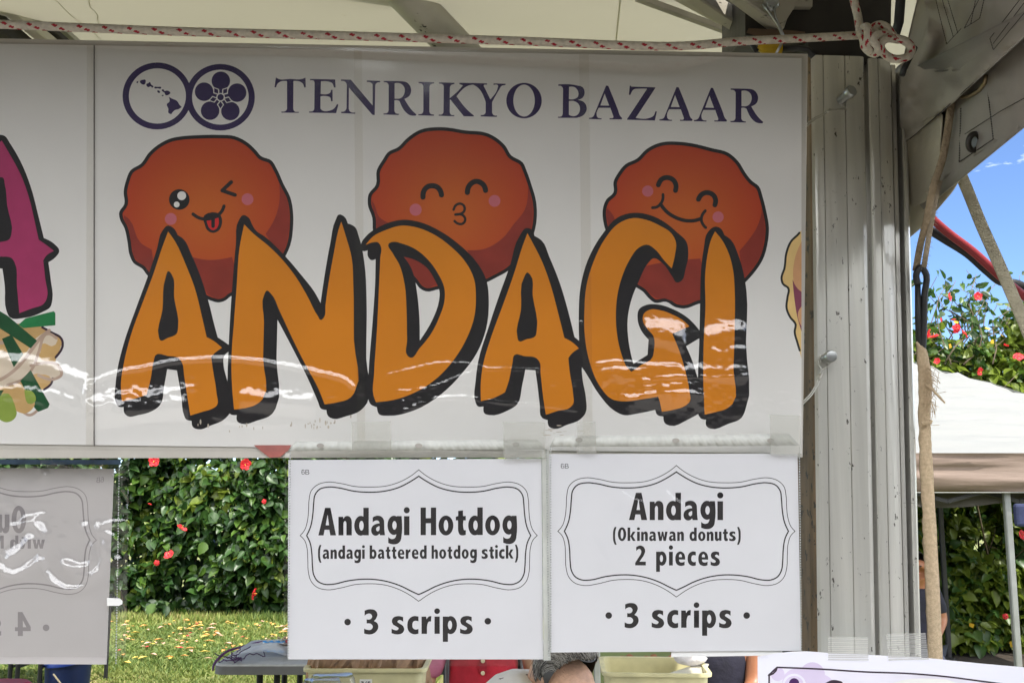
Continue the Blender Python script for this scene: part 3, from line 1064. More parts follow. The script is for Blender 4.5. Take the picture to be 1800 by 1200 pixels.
ribbon([(1676, 150, 1.13), (1668, 215, 1.13), (1655, 285, 1.14), (1640, 330, 1.15), (1630, 380, 1.17), (1618, 430, 1.2), (1610, 475, 1.22)], .0092, .0035, WEB, "webbing_strap", "brown frayed webbing strap hanging down from the grey valance beside the pole", fuzz=120)
ribbon([(1652, 318, 1.155), (1644, 350, 1.165), (1638, 385, 1.175), (1632, 420, 1.19), (1624, 470, 1.21)], .0072, .003, pm("pale_webbing", (.42, .35, .27), .9, var=.2, scale=50, bump=.5, bscale=200), "webbing_strap", "pale fuzzy webbing strap beside the brown one, ending at the rubber hook", fuzz=160)
ribbon([(1686, 300, 1.20), (1702, 338, 1.19), (1725, 395, 1.17), (1752, 455, 1.15), (1778, 515, 1.13), (1806, 580, 1.11), (1830, 640, 1.10)], .0155, .004, WEBG, "woven_strap", "wide grey woven strap slanting down to the right across the sky")
CORD_R = pm("red_tube", (.34, .035, .045), .4, var=.15, scale=30)
CORD_K = pm("black_rubber", (.020, .020, .022), .5, var=.2, scale=30, bump=.2, bscale=80)
ribbon([(1590, 335, 1.42), (1625, 372, 1.42), (1665, 408, 1.42), (1710, 442, 1.42), (1752, 480, 1.42), (1790, 512, 1.42), (1850, 560, 1.42)], .0125, .0115, CORD_R, "red_tube", "dull red tube slanting behind the straps", "tube", n=14)
ribbon([(1590, 372, 1.44), (1625, 398, 1.44), (1660, 420, 1.44), (1700, 445, 1.44), (1735, 476, 1.44), (1758, 494, 1.445), (1790, 500, 1.45), (1850, 548, 1.45)], .0135, .010, CORD_K, "black_strap", "black strap running along under the dull red tube")
hk = thing("rubber_hook", at(1620, 620, 1.21), "black rubber tie-down hook hanging at the pole's right edge above the burlap", "hook")
m = MB()
P_ = [(1613, 500), (1613, 476), (1619, 470), (1625, 476), (1625, 520), (1624, 570), (1622, 610), (1620, 625)]
m.tube([at(x, y, 1.212) for x, y in [(q[0], q[1]) for q in curve([(x, y, False) for x, y in P_], False, 5)]], .0040, 10)
m.tube([at(x, y, 1.214) for x, y in ((1613, 492), (1614, 560), (1616, 612), (1620, 626))], [.0034, .004, .004, .002], 10)
m.build("rubber_loop", CORD_K, hk, smooth=True)
BURL = pm("burlap", (.72, .56, .37), .95, var=.2, scale=240, bump=.45, bscale=900, col2=(.52, .39, .25))
cl = thing("burlap_strip", at(1640, 1100, 1.20), "tan burlap strip with frayed top hanging along the pole's right edge", "cloth")
m = MB()
L_, R_e = [(1613, 600), (1615, 660), (1617, 760), (1622, 900), (1627, 1010), (1634, 1190)], [(1625, 615), (1633, 650), (1632, 740), (1637, 830), (1644, 950), (1655, 1190)]
cl_, cr_ = curve([(x, y, False) for x, y in L_], False, 14), curve([(x, y, False) for x, y in R_e], False, 14)
co = []
kk = 9
for (a, b) in zip(cl_, cr_):
    for j in range(kk):
        t = j / (kk - 1)
        co.append(at(a[0] + (b[0] - a[0]) * t + random.gauss(0, .25), a[1] + (b[1] - a[1]) * t, 1.205 - .003 * math.sin(t * math.pi) + random.gauss(0, .00025)))
m.add(co, [(i * kk + j, i * kk + j + 1, (i + 1) * kk + j + 1, (i + 1) * kk + j) for i in range(len(cl_) - 1) for j in range(kk - 1)])
bs = m.build("cloth_strip", BURL, cl, smooth=True)
md = bs.modifiers.new("thickness", 'SOLIDIFY')
md.thickness = .003
m = MB()
r_ = random.Random(12)
for k in range(60):
    x, y = 1630 + r_.gauss(0, 5), 640 + abs(r_.gauss(0, 50))
    a = at(x, y, 1.195)
    m.tube([a, a + Vector((r_.uniform(-.004, .010), 0, r_.uniform(-.008, .002))), a + Vector((r_.uniform(-.006, .016), 0, r_.uniform(-.022, -.004)))], .00035, 3)
m.tube([at(x, y, 1.192) for x, y in ((1628, 676), (1640, 686), (1650, 696), (1661, 708))], [.0012, .0014, .0016, .001], 6)
m.tube([at(x, y, 1.192) for x, y in ((1634, 690), (1637, 705), (1641, 718), (1643, 728))], .0006, 5)
m.tube([at(x, y, 1.192) for x, y in ((1620, 744), (1628, 742), (1635, 743), (1637, 738))], .0022, 6)
m.build("frayed_threads", BURL, cl)

# ------------------------------------------------------------------ red-flecked rope with its knot
ROPE = pm("rope_white", (.62, .57, .49), .85, var=.14, scale=200, bump=.3, bscale=600)
ROPER = pm("rope_red_fleck", (.36, .015, .03), .8, var=.2, scale=300)
rope = thing("rope", at(700, 66, 1.03), "white rope flecked with red, stretched along the banner's top edge and knotted at the right", "rope")


def rope_run(name, pts, r=.0045, parent=None, th0=0.0, sub=14, mm_step=.0012):
    C = [Vector(p) for p in pts]
    sp = []
    for i in range(len(C) - 1):
        p0, p1, p2, p3 = C[max(i - 1, 0)], C[i], C[i + 1], C[min(i + 2, len(C) - 1)]
        k = max(3, int((p2 - p1).length / mm_step))
        for q in range(k):
            t = q / k
            sp.append(.5 * ((2 * p1) + (p2 - p0) * t + (2 * p0 - 5 * p1 + 4 * p2 - p3) * t * t + (3 * p1 - p0 - 3 * p2 + p3) * t**3))
    sp.append(C[-1])
    nn_ = 32
    vs, fs, ms = [], [], []
    s, u = 0.0, None
    ss = []
    for i, p in enumerate(sp):
        d = (sp[min(i + 1, len(sp) - 1)] - sp[max(i - 1, 0)]).normalized()
        if i: s += (p - sp[i - 1]).length
        ss.append(s)
        if u is None:
            u = -FWD
        u = (u - d * u.dot(d)).normalized()
        w = d.cross(u)
        for j in range(nn_):
            a = 2 * math.pi * j / nn_
            b1_, b2_ = math.sin(8 * a + s / .0042 * 2 * math.pi * .5), math.sin(8 * a - s / .0042 * 2 * math.pi * .5)
            rr = r * (1 + .045 * max(b1_, b2_))
            vs.append(p + (u * math.cos(a) + w * math.sin(a)) * rr)
    Pd = .0262
    for i in range(len(sp) - 1):
        for j in range(nn_):
            a = (360.0 * (j + .5) / nn_ + th0) % 360
            red = False
            for q in range(8):
                cs, ca = (q * .0072) % Pd, (q * 45) % 360
                ds = (ss[i] - cs + Pd / 2) % Pd - Pd / 2
                da = (a - ca + 180) % 360 - 180
                if q in (0, 1, 2, 4, 5, 6) and abs(ds - da * .00004) / .0036 + abs(da) / 25.0 < 1: red = True
            ms.append(1 if red else 0)
            fs.append((i * nn_ + j, i * nn_ + (j + 1) % nn_, (i + 1) * nn_ + (j + 1) % nn_, (i + 1) * nn_ + j))
    m = MB()
    m.add(vs, fs, ms)
    return m.build(name, [ROPE, ROPER], parent, smooth=True)


dr = 1.028
rope_run("rope_line", [at(x, y, dr + .00002 * max(x, 0) + (.0002 * (x - 1200) if x > 1200 else 0)) for x, y in ((-120, 38), (0, 43), (170, 50), (330, 56), (600, 63), (900, 72), (1100, 80), (1200, 81), (1300, 73), (1400, 68), (1515, 62))], parent=rope)
rope_run("rope_tail", [at(x, y, d) for x, y, d in ((1494, -40, 1.11), (1502, 5, 1.11), (1508, 30, 1.108), (1512, 58, 1.10))], parent=rope, th0=100)
kd = 1.095
rope_run("knot", [at(x, y, d) for x, y, d in ((1516, 50, kd + .01), (1524, 48, kd - .012), (1526, 64, kd - .016), (1524, 80, kd - .010), (1534, 90, kd), (1546, 86, kd + .006), (1548, 72, kd + .004), (1540, 60, kd - .004), (1534, 50, kd - .002), (1546, 44, kd), (1560, 50, kd - .004), (1572, 66, kd - .008), (1590, 72, kd - .006), (1602, 84, kd), (1598, 98, kd), (1582, 104, kd - .002), (1566, 102, kd + .002), (1552, 92, kd - .006), (1548, 78, kd - .014), (1560, 68, kd - .012), (1580, 70, kd - .004))], parent=rope, th0=40)
rope_run("knot", [at(x, y, d) for x, y, d in ((1512, 58, kd), (1518, 70, kd - .006), (1520, 82, kd), (1530, 92, kd + .004), (1540, 94, kd - .004), (1544, 84, kd - .014), (1536, 72, kd - .018), (1540, 62, kd - .016), (1556, 60, kd - .008), (1570, 62, kd))], parent=rope, th0=200)
m = MB()
m.tube([at(x, y, 1.12) for x, y in ((1584, -60), (1583, 0), (1580, 40), (1574, 60))], .0085, 10, flat=.6)
m.tube([at(x, y, 1.16) for x, y in ((1608, 84), (1598, 104), (1590, 120), (1586, 132))], .0060, 10, flat=.6)
tag(m.build("black_loop", CORD_K, None, smooth=True), "black webbing loop above and below the rope knot at the tent corner", "loop")
yc = thing("yellow_clip", at(1355, 90, 1.12), "yellow plastic ratchet clip peeking over the banner's top right corner", "clip")
m = MB()
m.tube([at(x, y, 1.12) for x, y in ((1332, 82), (1342, 86), (1358, 86), (1374, 86))], [.004, .006, .007, .0055], 12)
m.build("clip_body", pm("yellow_plastic", (.62, .40, .012), .4, var=.15, scale=60), yc, smooth=True)
m = MB()
m.tube([at(x, y, 1.125) for x, y in ((1374, 86), (1400, 85), (1420, 88), (1430, 100))], .005, 10, flat=.7)
m.build("clip_strap", CORD_K, yc, smooth=True)
m = MB()
m.tube([at(x, y, 1.12) for x, y in ((1322, 78), (1329, 90), (1334, 84))], .003, 8)
m.build("clip_latch", CORD_K, yc, smooth=True)
# ------------------------------------------------------------------ lettering: a bold condensed sans, cap height 1, y up
def G(s): return curve(toks(s), True, 5)


def R4(x0, y0, x1, y1): return [(x0, y0), (x1, y0), (x1, y1), (x0, y1)]


GL = {}
GL['A'] = (.67, [(1, G("0,0c .2,1c .46,1c .67,0c .455,0c .415,.205c .24,.205c .2,0c".replace(".2,1c", ".255,1c"))), (-1, G(".28,.37c .345,.73c .355,.73c .405,.37c"))])
_n = "0,0c 0,.675c .175,.675c .19,.60c .25,.68 .34,.705 .45,.65 .505,.49 .505,.40c .505,0c .30,0c .30,.42c .285,.49 .245,.52 .205,.48 .19,.40c .19,0c"
GL['n'] = (.505, [(1, G(_n))])
GL['u'] = (.505, [(1, [(.505 - x, .69 - y) for x, y in G(_n)])])
GL['h'] = (.505, [(1, G(_n)), (1, R4(0, 0, .19, 1))])
_bowl = [(1, ell(.235, .347, .235, .36)), ]
GL['d'] = (.55, [(1, ell(.25, .347, .25, .36)), (1, R4(.345, 0, .55, 1)), (-1, ell(.275, .35, .082, .175))])
GL['b'] = (.55, [(1, ell(.30, .347, .25, .36)), (1, R4(0, 0, .205, 1)), (-1, ell(.275, .35, .082, .175))])
GL['p'] = (.56, [(1, ell(.31, .347, .25, .36)), (1, R4(0, -.32, .205, .69)), (-1, ell(.285, .35, .082, .175))])
GL['a'] = (.525, [(1, G(".06,.65c .22,.71 .38,.68 .475,.57 .495,.40 .50,.20 .525,0c .335,0c .315,.065c .24,.0 .15,-.015 .05,.04 0,.18 .035,.31 .15,.40 .315,.435c .30,.49 .24,.535 .16,.53 .055,.475c")), (-1, G(".315,.33c .25,.31 .195,.26 .20,.18 .245,.145 .30,.18 .317,.25c"))])
GL['g'] = (.535, [(1, ell(.245, .36, .245, .35)), (1, G(".335,.65c .355,.695c .535,.695c .535,-.02 .50,-.19 .39,-.30 .22,-.33 .03,-.28c .03,-.06c .12,-.125 .20,-.135 .28,-.10 .32,-.03 .335,.08c")), (-1, ell(.265, .36, .08, .155))])
GL['i'] = (.206, [(1, R4(0, 0, .206, .69)), (1, ell(.103, .905, .113))])
GL['H'] = (.588, [(1, R4(0, 0, .2, 1)), (1, R4(.388, 0, .588, 1)), (1, R4(.1, .43, .45, .615))])
GL['o'] = (.56, [(1, ell(.28, .348, .28, .362)), (-1, ell(.28, .35, .083, .2))])
GL['O'] = (.63, [(1, ell(.315, .5, .315, .515, 36)), (-1, ell(.315, .5, .105, .34))])
GL['t'] = (.38, [(1, G(".09,.875c .275,.895c .275,.69c .38,.69c .38,.53c .29,.53c .29,.26 .32,.18 .38,.18c .38,.01c .27,-.015 .16,.01 .10,.11 .085,.26c .085,.53c 0,.53c 0,.66c .09,.69c"))])
GL['s'] = (.50, [(1, G(".46,.67c .23,.71 .06,.64 .01,.51 .06,.38 .20,.29 .275,.22 .23,.155 .13,.155 0,.215c 0,.03c .22,-.02 .42,.03 .50,.17 .45,.32 .31,.42 .235,.49 .28,.545 .46,.48c"))])
GL['c'] = (.44, [(1, G(".44,.69c .26,.71 .08,.61 0,.35 .07,.09 .25,-.015 .44,.01c .44,.2c .30,.18 .21,.26 .20,.36 .24,.49 .44,.505c"))])
GL['r'] = (.39, [(1, G("0,0c 0,.69c .18,.69c .205,.58c .25,.66 .31,.70 .39,.705c .375,.49c .28,.48 .24,.40 .215,.25c .215,0c"))])
GL['e'] = (.53, [(1, G(".53,.30c .20,.30c .23,.20 .34,.155 .50,.205c .50,.02c .30,-.02 .10,.05 0,.34 .08,.61 .27,.71 .46,.61 .53,.42c")), (-1, G(".20,.42c .355,.42c .34,.53 .275,.575 .215,.53"))])
GL['k'] = (.62, [(1, R4(0, 0, .205, 1)), (1, G(".20,.345c .39,.69c .605,.69c .395,.36c .62,0c .40,0c"))])
GL['w'] = (.77, [(1, G("0,.69c .2,.69c .262,.28c .325,.69c .455,.69c .52,.28c .575,.69c .77,.69c .64,0c .455,0c .39,.37c .32,0c .135,0c"))])
GL['N'] = (.66, [(1, G("0,0c 0,1c .19,1c .47,.42c .47,1c .66,1c .66,0c .48,0c .19,.60c .19,0c"))])
GL['3'] = (.56, [(1, G(".02,.935c .24,.99 .44,.94 .525,.80 .48,.63 .39,.515c .52,.43 .56,.28 .48,.10 .33,.0 .14,-.015 0,.02c 0,.22c .14,.165 .27,.175 .34,.29 .28,.395 .10,.42c .10,.585c .26,.60 .315,.70 .25,.805 .12,.80 .02,.73c"))])
GL['2'] = (.57, [(1, G(".05,.91c .27,1.0 .46,.92 .535,.76 .47,.52 .34,.33 .235,.19c .57,.19c .57,0c 0,0c 0,.13c .17,.38 .30,.58 .325,.72 .25,.82 .06,.72c"))])
GL['4'] = (.62, [(1, G("0,.20c 0,.37c .33,.98c .51,.98c .51,.36c .62,.36c .62,.20c .51,.20c .51,0c .31,0c .31,.20c")), (-1, G(".17,.36c .31,.36c .31,.64c"))])
GL['('] = (.27, [(1, G(".27,1.04c .13,1.04c .03,.80 0,.38 .03,-.02 .14,-.29c .28,-.29c .19,.0 .16,.38 .19,.76"))])
GL[')'] = (.27, [(1, [(.27 - x, y) for x, y in G(".27,1.04c .13,1.04c .03,.80 0,.38 .03,-.02 .14,-.29c .28,-.29c .19,.0 .16,.38 .19,.76")])])
GL['5'] = (.55, [(1, G(".05,.98c .50,.98c .50,.80c .20,.80c .19,.63c .40,.64 .54,.50 .53,.27 .42,.06 .22,-.02 0,.03c 0,.22c .16,.16 .30,.20 .33,.33 .24,.46 .04,.45c"))])
GL['/'] = (.40, [(1, [(0, -.05), (.28, 1.02), (.4, 1.02), (.12, -.05)])])
# thin sans for the small page mark
GL['6~'] = (.52, [(1, ell(.26, .32, .26, .33)), (1, G("0,.33c 0,.7 .12,1.0 .32,1.0 .49,.85c .40,.80c .28,.90 .12,.80 .10,.34c")), (-1, ell(.26, .32, .16, .23))])
GL['B~'] = (.60, [(1, G("0,0c 0,1c .32,1c .52,.92 .54,.72 .42,.53c .58,.45 .60,.18 .45,.02 .32,0c")), (-1, G(".11,.58c .11,.89c .30,.89c .42,.84 .42,.64 .30,.58c")), (-1, G(".11,.11c .11,.47c .32,.47c .46,.41 .46,.17 .32,.11c"))])


def write(art, color, text, a, b, cap, gap=.085, space=.24, mirror=False):
    """Set TEXT from photo point a (left baseline) to b (right baseline), cap height CAP photo pixels."""
    keys, i = [], 0
    while i < len(text):
        k = text[i]
        if i + 1 < len(text) and text[i + 1] == '~':
            k += '~'
            i += 1
        keys.append(k)
        i += 1
    x, places = 0.0, []
    for n, k in enumerate(keys):
        if k == ' ':
            x += space
            continue
        places.append((k, x))
        x += GL[k][0] + gap
    W = x - gap
    ux, uy = (b[0] - a[0]) / W, (b[1] - a[1]) / W
    ops = []
    for k, x0 in places:
        for sg, p in GL[k][1]:
            q = []
            for gx, gy in p:
                X = x0 + gx
                if mirror: X = W - X
                q.append((a[0] + ux * X, a[1] + uy * X - gy * cap))
            ops.append((sg, q))
    art.ink(color, ops)


# ------------------------------------------------------------------ inks and papers
def ink(name, r, g, b, var=.05, rough=.55, sc=40): return pm(name, (r, g, b), rough, var=var, scale=sc, spec=.3)


PAPER = pm("banner_paper", (.74, .725, .70), .7, var=.03, scale=9, spec=.2)
SHEET = pm("price_paper", (.655, .655, .685), .7, var=.02, scale=14, spec=.2)
BLACK = ink("black_ink", .012, .010, .012, .2)
ORANGE = ink("orange_ink", .62, .205, .008, .06, .5, 10)
INDIGO = ink("indigo_ink", .034, .018, .085, .1)
PINKINK = ink("magenta_ink", .36, .032, .12, .08)
CHEEK = ink("cheek_pink_ink", .50, .13, .16)
REDINK = ink("tongue_red_ink", .52, .02, .02)
WHITEINK = ink("white_ink", .74, .72, .69, .02)
GREEN1 = ink("dark_green_ink", .008, .070, .022, .2)
GREEN2 = ink("leaf_green_ink", .012, .17, .05, .2)
GREEN3 = ink("lime_green_ink", .22, .30, .05, .2, sc=25)
TAN = ink("tan_ink", .52, .33, .13, .15, sc=25)
TANPALE = ink("pale_tan_ink", .62, .52, .40, .12, sc=25)
STRAND = ink("strand_ink", .42, .30, .23, .15, sc=25)
PLUM = ink("plum_outline_ink", .03, .010, .028, .2)
BUN = ink("bun_ink", .72, .50, .20, .12, sc=25)
SAUSAGE = ink("sausage_ink", .62, .33, .16, .15, sc=25)
ONION = ink("purple_onion_ink", .22, .05, .09, .1)


def dough(name, cpx, plane, edge, mid):
    """Printed fried-dough colour: an orange middle running out to a redder rim (it is drawn so on the sheet)."""
    m = pm(name, mid, .55, var=.04, spec=.3)
    N, L = m.node_tree.nodes, m.node_tree.links
    g = N.new("ShaderNodeNewGeometry")
    c = plane.hit(*cpx)
    ds = N.new("ShaderNodeVectorMath")
    ds.operation = 'DISTANCE'
    ds.inputs[1].default_value = c
    L.new(g.outputs['Position'], ds.inputs[0])
    r = N.new("ShaderNodeMapRange")
    r.inputs['From Min'].default_value, r.inputs['From Max'].default_value = .015, .095
    L.new(ds.outputs['Value'], r.inputs[0])
    mx = N.new("ShaderNodeMixRGB")
    mx.inputs[1].default_value, mx.inputs[2].default_value = mid + (1,), edge + (1,)
    L.new(r.outputs[0], mx.inputs[0])
    L.new(mx.outputs[0], N["Principled BSDF"].inputs['Base Color'])
    return m


# ------------------------------------------------------------------ the banner
TILT, TURN = math.radians(6.0), math.radians(3.0)
B_H = Vector((math.cos(TURN), math.sin(TURN), 0))
B_U = Vector((0, -math.sin(TILT), math.cos(TILT)))
BP = Plane(at(800, 440, 1.07), B_U.cross(B_H) if B_U.cross(B_H).y < 0 else B_H.cross(B_U))


def BH(off): return lambda x, y: BP.hit(x, y, off)


art = Art()
X0, X1 = -230, 1409
top = lambda x: 77 + (x - 0) * 0.0181
bot = lambda x: 780 + (x - 0) * 0.012
art.ink('paper', [(X0, top(X0)), (X1, top(X1)), (X1, bot(X1)), (X0, bot(X0))])
# emblem: two rings, island chain, plum crest
e = dict(ox=205, oy=100, sc=7.2)
def EL(cx, cy, rx, ry=None, n=48): return ell(205 + cx / 7.2, 100 + cy / 7.2, rx / 7.2, (ry or rx) / 7.2, n)
art.ink('indigo', (1, EL(513, 497, 438, 424)), (1, EL(1312, 513, 437, 421)), (-1, EL(516, 497, 361, 349)), (-1, EL(1313, 512, 358, 347)))
isl = ["295,310 330,292 365,295 368,320 350,352 315,345", "250,325 275,308c 262,335", "378,345 400,335 418,320 437,352 465,378 455,392 430,376 400,386",
       "478,386 520,382 565,388 560,402 520,400 480,398", "515,430 545,435 548,455 535,459", "570,490 595,488 585,501", "570,425 590,412 605,432 640,428 680,460 660,480 620,486 608,460 582,440",
       "660,508c 700,530 770,565 790,600 824,637c 780,665 740,675 692,728c 655,708 655,660 635,600 668,568"]
art.ink('indigo', [TR(s, **e) for s in isl])
pet = [(1319, 305), (1525, 455), (1440, 688), (1183, 683), (1107, 443)]
HC = (1316, 513)
ops = []
for cx, cy in pet:
    ops += [(1, EL(cx, cy, 117))]
    a, b = (205 + cx / 7.2, 100 + cy / 7.2), (205 + HC[0] / 7.2, 100 + HC[1] / 7.2)
    ops += stroke([a, b], 5.0)
art.ink('indigo', ops)
ang = [math.atan2(cy - HC[1], cx - HC[0]) for cx, cy in pet]
for k in range(5):
    a = ang[k] + math.radians(36)
    def dia(s, HC=HC, a=a): return [(205 + (HC[0] + math.cos(a) * r - math.sin(a) * t) / 7.2, 100 + (HC[1] + math.sin(a) * r + math.cos(a) * t) / 7.2) for r, t in ((96 - 58 * s, 0), (96, 42 * s), (96 + 62 * s, 0), (96, -42 * s))]
    art.ink('paper', dia(1.05))
    art.ink('indigo', dia(.72))
art.ink('paper', EL(HC[0], HC[1], 54))
art.ink('indigo', EL(HC[0], HC[1], 40))
# heading in a roman face
c1, c2, c3 = dict(ox=470, oy=120, sc=6), dict(ox=760, oy=130, sc=6), dict(ox=1050, oy=130, sc=6)
T_ = "90,98c 112,112 240,115 375,112 402,100c 405,203c 388,205c 372,162 340,142 275,137c 273,430c 285,455 330,460c 330,472c 148,470c 148,458c 195,450 207,430c 207,138c 140,142 110,162 92,203c 75,203c"
E_ = "450,115c 715,120c 720,205c 702,205c 682,158 640,142 565,140c 562,272c 640,272 664,258 670,230c 688,230c 688,350c 670,350c 660,308 635,298 560,298c 560,428c 585,449 650,450 705,425 733,380c 749,385c 725,475c 440,470c 440,457c 483,450 495,428c 498,150c 488,134 450,130c"
N_ = "775,120c 880,122c 1110,395c 1110,172c 1095,155 1050,148c 1050,130c 1190,135c 1188,150c 1152,158 1138,180c 1132,495c 1108,493c 860,205c 858,430c 872,458 928,468c 925,482c 778,475c 778,460c 818,452 835,425c 838,175c 820,145 775,135c"
R_ = "1228,135c 1400,138c 1480,158 1516,220 1500,290 1445,325c 1530,450 1572,488c 1565,502c 1500,495 1460,465 1395,350c 1375,340 1340,340c 1340,450c 1352,473 1388,482c 1385,495c 1225,490c 1225,477c 1266,470 1278,450c 1280,180c 1264,156 1228,150c"
Rh = "1342,160c 1400,162 1440,195 1448,250 1415,312 1342,322c"
I_ = "1595,145c 1760,150c 1758,163c 1722,173 1710,195c 1708,460c 1722,482 1757,488c 1755,503c 1592,498c 1592,485c 1632,478 1645,455c 1645,190c 1632,168 1595,160c"
K_ = "70,90c 233,95c 232,110c 198,120 185,140c 183,258c 300,150 322,122c 285,110c 285,95c 470,98c 440,112 380,125 255,238c 395,405 437,438c 437,450c 332,448c 190,272c 185,272c 183,405c 196,430 232,435c 230,448c 67,443c 67,430c 106,424 117,405c 120,130c 105,110 70,105c"
Y_ = "430,98c 577,102c 575,117c 542,122 550,145c 612,270c 688,152 692,124 645,118c 645,102c 773,105c 770,120c 732,128 705,168 630,300c 630,410c 645,434 682,440c 680,455c 510,450c 510,435c 548,428 562,410c 562,295c 470,138 430,115c"
B_ = "1328,112c 1520,122 1588,145 1606,200 1582,255 1535,275c 1605,305 1629,370 1600,430 1520,465c 1325,465c 1325,452c 1366,444 1375,420c 1378,155c 1362,132 1328,127c"
A_ = "835,140c 858,143c 962,400 985,462 1005,482c 1000,497c 872,497c 872,483c 912,475 910,458c 880,375c 758,375c 735,445 745,475 788,485c 787,497c 655,493c 655,480c 695,470 715,435c"
Ah = "820,225c 775,350c 868,352c"
Z_ = "343,120c 358,135c 612,143c 612,150c 405,465c 540,468 590,445 613,395c 628,398c 607,493c 313,485c 315,475c 525,158c 440,158 385,165 350,222c 332,222c"
for s in (T_, E_, N_, I_): art.ink('indigo', TR(s, **c1))
art.ink('indigo', (1, TR(R_, **c1)), (-1, TR(Rh, **c1)))
art.ink('indigo', TR(K_, **c2), TR(Y_, **c2))
art.ink('indigo', (1, ell(760 + 967 / 6, 130 + 283 / 6, 187 / 6, n=56)), (-1, ell(760 + 967 / 6, 130 + 283 / 6, 113 / 6, 168 / 6, n=56)))
art.ink('indigo', (1, TR(B_, **c2)), (-1, TR("1442,138c 1500,142 1538,188 1532,245 1490,268 1440,268c", **c2)), (-1, TR("1440,288c 1500,290 1548,328 1556,385 1522,438 1470,445 1440,432c", **c2)))
for dx, dy in ((-743, -16), (0, 0), (363, 7)):
    art.ink('indigo', (1, TR(A_, dx=dx, dy=dy, **c3)), (-1, TR(Ah, dx=dx, dy=dy, **c3)))
art.ink('indigo', TR(Z_, **c3))
rx, ry = 609.8 * 6, 13.3 * 6
art.ink('indigo', (1, TR(R_, dx=rx, dy=ry, **c1)), (-1, TR(Rh, dx=rx, dy=ry, **c1)))
# three dough balls
b1, b2, b3 = dict(ox=200, oy=225, sc=3.752), dict(ox=635, oy=215, sc=3.871), dict(ox=1050, oy=240, sc=3.872)
BALL = [("430,58 560,48 690,46 800,55 880,95 940,150 970,185 1040,215 1075,270 1120,370 1165,460 1183,560 1183,650 1165,770 1130,850 1000,1000 850,1085 770,1110 740,1135 690,1150 640,1138 560,1100 300,1020 220,970 190,930 130,890 105,840 90,750 70,660 40,600 35,560 70,500 65,420 80,350 110,280 180,235 230,165 310,100 380,68", b1),
        ("520,34 600,38 700,55 860,75 910,100 980,160 1020,225 1100,275 1125,330 1160,430 1190,540 1195,640 1180,740 1100,900 1000,1010 920,1055 850,1090 790,1110 700,1125 530,1135 440,1150 400,1130 365,1085 320,1040 200,950 80,740 75,650 45,560 50,490 100,425 105,330 150,250 180,205 250,170 310,110 400,52", b2),
        ("440,40 550,36 650,48 780,80 890,110 960,170 1010,250 1050,300 1100,340 1125,410 1150,510 1168,620 1160,720 1125,840 1080,910 1010,990 900,1080 690,1138 590,1170 530,1160 470,1125 390,1130 350,1100 310,1055 255,1020 150,900 60,650 45,600 40,480 60,430 110,380 110,310 140,250 190,190 270,150 330,90 380,60", b3)]
SH = ["1090,360c 1090,500 1060,600 1000,700c 1110,850c 1170,770 1186,600 1150,440", "1135,430c 1110,600 1040,690 960,790 840,860 720,870c 850,1095c 1000,1010 1100,900 1190,740 1190,560",
      "1125,480c 1085,620 1040,690 965,780c 1010,985c 1110,880 1165,740 1165,600"]
SL = ["500,845c 620,870 780,850c 775,1110 690,1145 620,1125c", "250,880c 400,920 540,1000c 530,1130 430,1150 350,1060c", "330,880c 480,850 700,830c 700,1130 560,1165 350,1095 260,1010c"]
SS = ["40,560c 100,600 180,760 250,800c 220,965 120,860 90,750", "50,500c 90,560 120,640 200,690c 90,740 80,640", "50,470c 110,540 130,580 180,560c 70,640 50,560"]
for k, (s, tr) in enumerate(BALL):
    o = TR(s, sub=4, **tr)
    art.ink('black', o)
    i = offset(o, -6.2)
    art.ink('dough%d' % k, i)
def clipin(shape, outer):
    """Keep a shape's points inside a convex-ish outline by pulling them towards the outline's centre."""
    cx, cy = sum(p[0] for p in outer) / len(outer), sum(p[1] for p in outer) / len(outer)
    tab = sorted((math.atan2(p[1] - cy, p[0] - cx), math.hypot(p[0] - cx, p[1] - cy)) for p in outer)
    res = []
    for x, y in shape:
        a, r = math.atan2(y - cy, x - cx), math.hypot(x - cx, y - cy)
        lim = min(tab, key=lambda t: abs(t[0] - a))[1] - .4
        if r > lim: x, y = cx + (x - cx) * lim / r, cy + (y - cy) * lim / r
        res.append((x, y))
    return res
for k, (s, tr) in enumerate(BALL):
    i = offset(TR(s, sub=4, **tr), -6.4)
    for q in (SH[k], SL[k], SS[k]):
        art.ink('rim%d' % k, clipin(TR(q, sub=4, **tr), i))
def ST(s, tr, w): return stroke(TR(s, closed=False, sub=6, **tr), w / tr['sc'])
def CI(x, y, r, tr): return ell(tr['ox'] + x / tr['sc'], tr['oy'] + y / tr['sc'], r / tr['sc'])
art.ink('cheek', CI(882, 470, 39, b1), CI(376, 600, 39, b1), CI(370, 595, 41, b2), CI(907, 535, 40, b2), CI(343, 372, 38, b3), CI(822, 548, 38, b3))
art.ink('black', CI(432, 472, 68, b1))
art.ink('white', CI(448, 447, 29, b1), CI(415, 505, 19, b1))
art.ink('black', ST("775,357c 715,413c 800,442c", b1, 25))
art.ink('black', TR("588,595 700,570 712,640 690,678 655,692 615,672 598,630", **b1))
art.ink('red', TR("612,612c 690,592c 690,640 675,665 655,674 632,662 620,640", **b1))
art.ink('black', ST("655,600 655,648", b1, 24), ST("523,568 560,592 620,600 680,580 715,545 727,515", b1, 22))
art.ink('black', ST("420,510 425,470 450,440 482,432 515,440 540,470 546,495", b2, 36), ST("722,478 730,440 755,412 785,402 815,412 840,440 846,464", b2, 36))
art.ink('black', ST("628,595 650,560 680,555 702,575 700,605 670,625 640,628c 690,632 708,660 690,690 660,690 635,672", b2, 17))
art.ink('black', ST("415,330 440,290 480,280 515,295 535,330 532,368", b3, 34), ST("688,428 710,395 750,382 785,395 805,430 800,466", b3, 34))
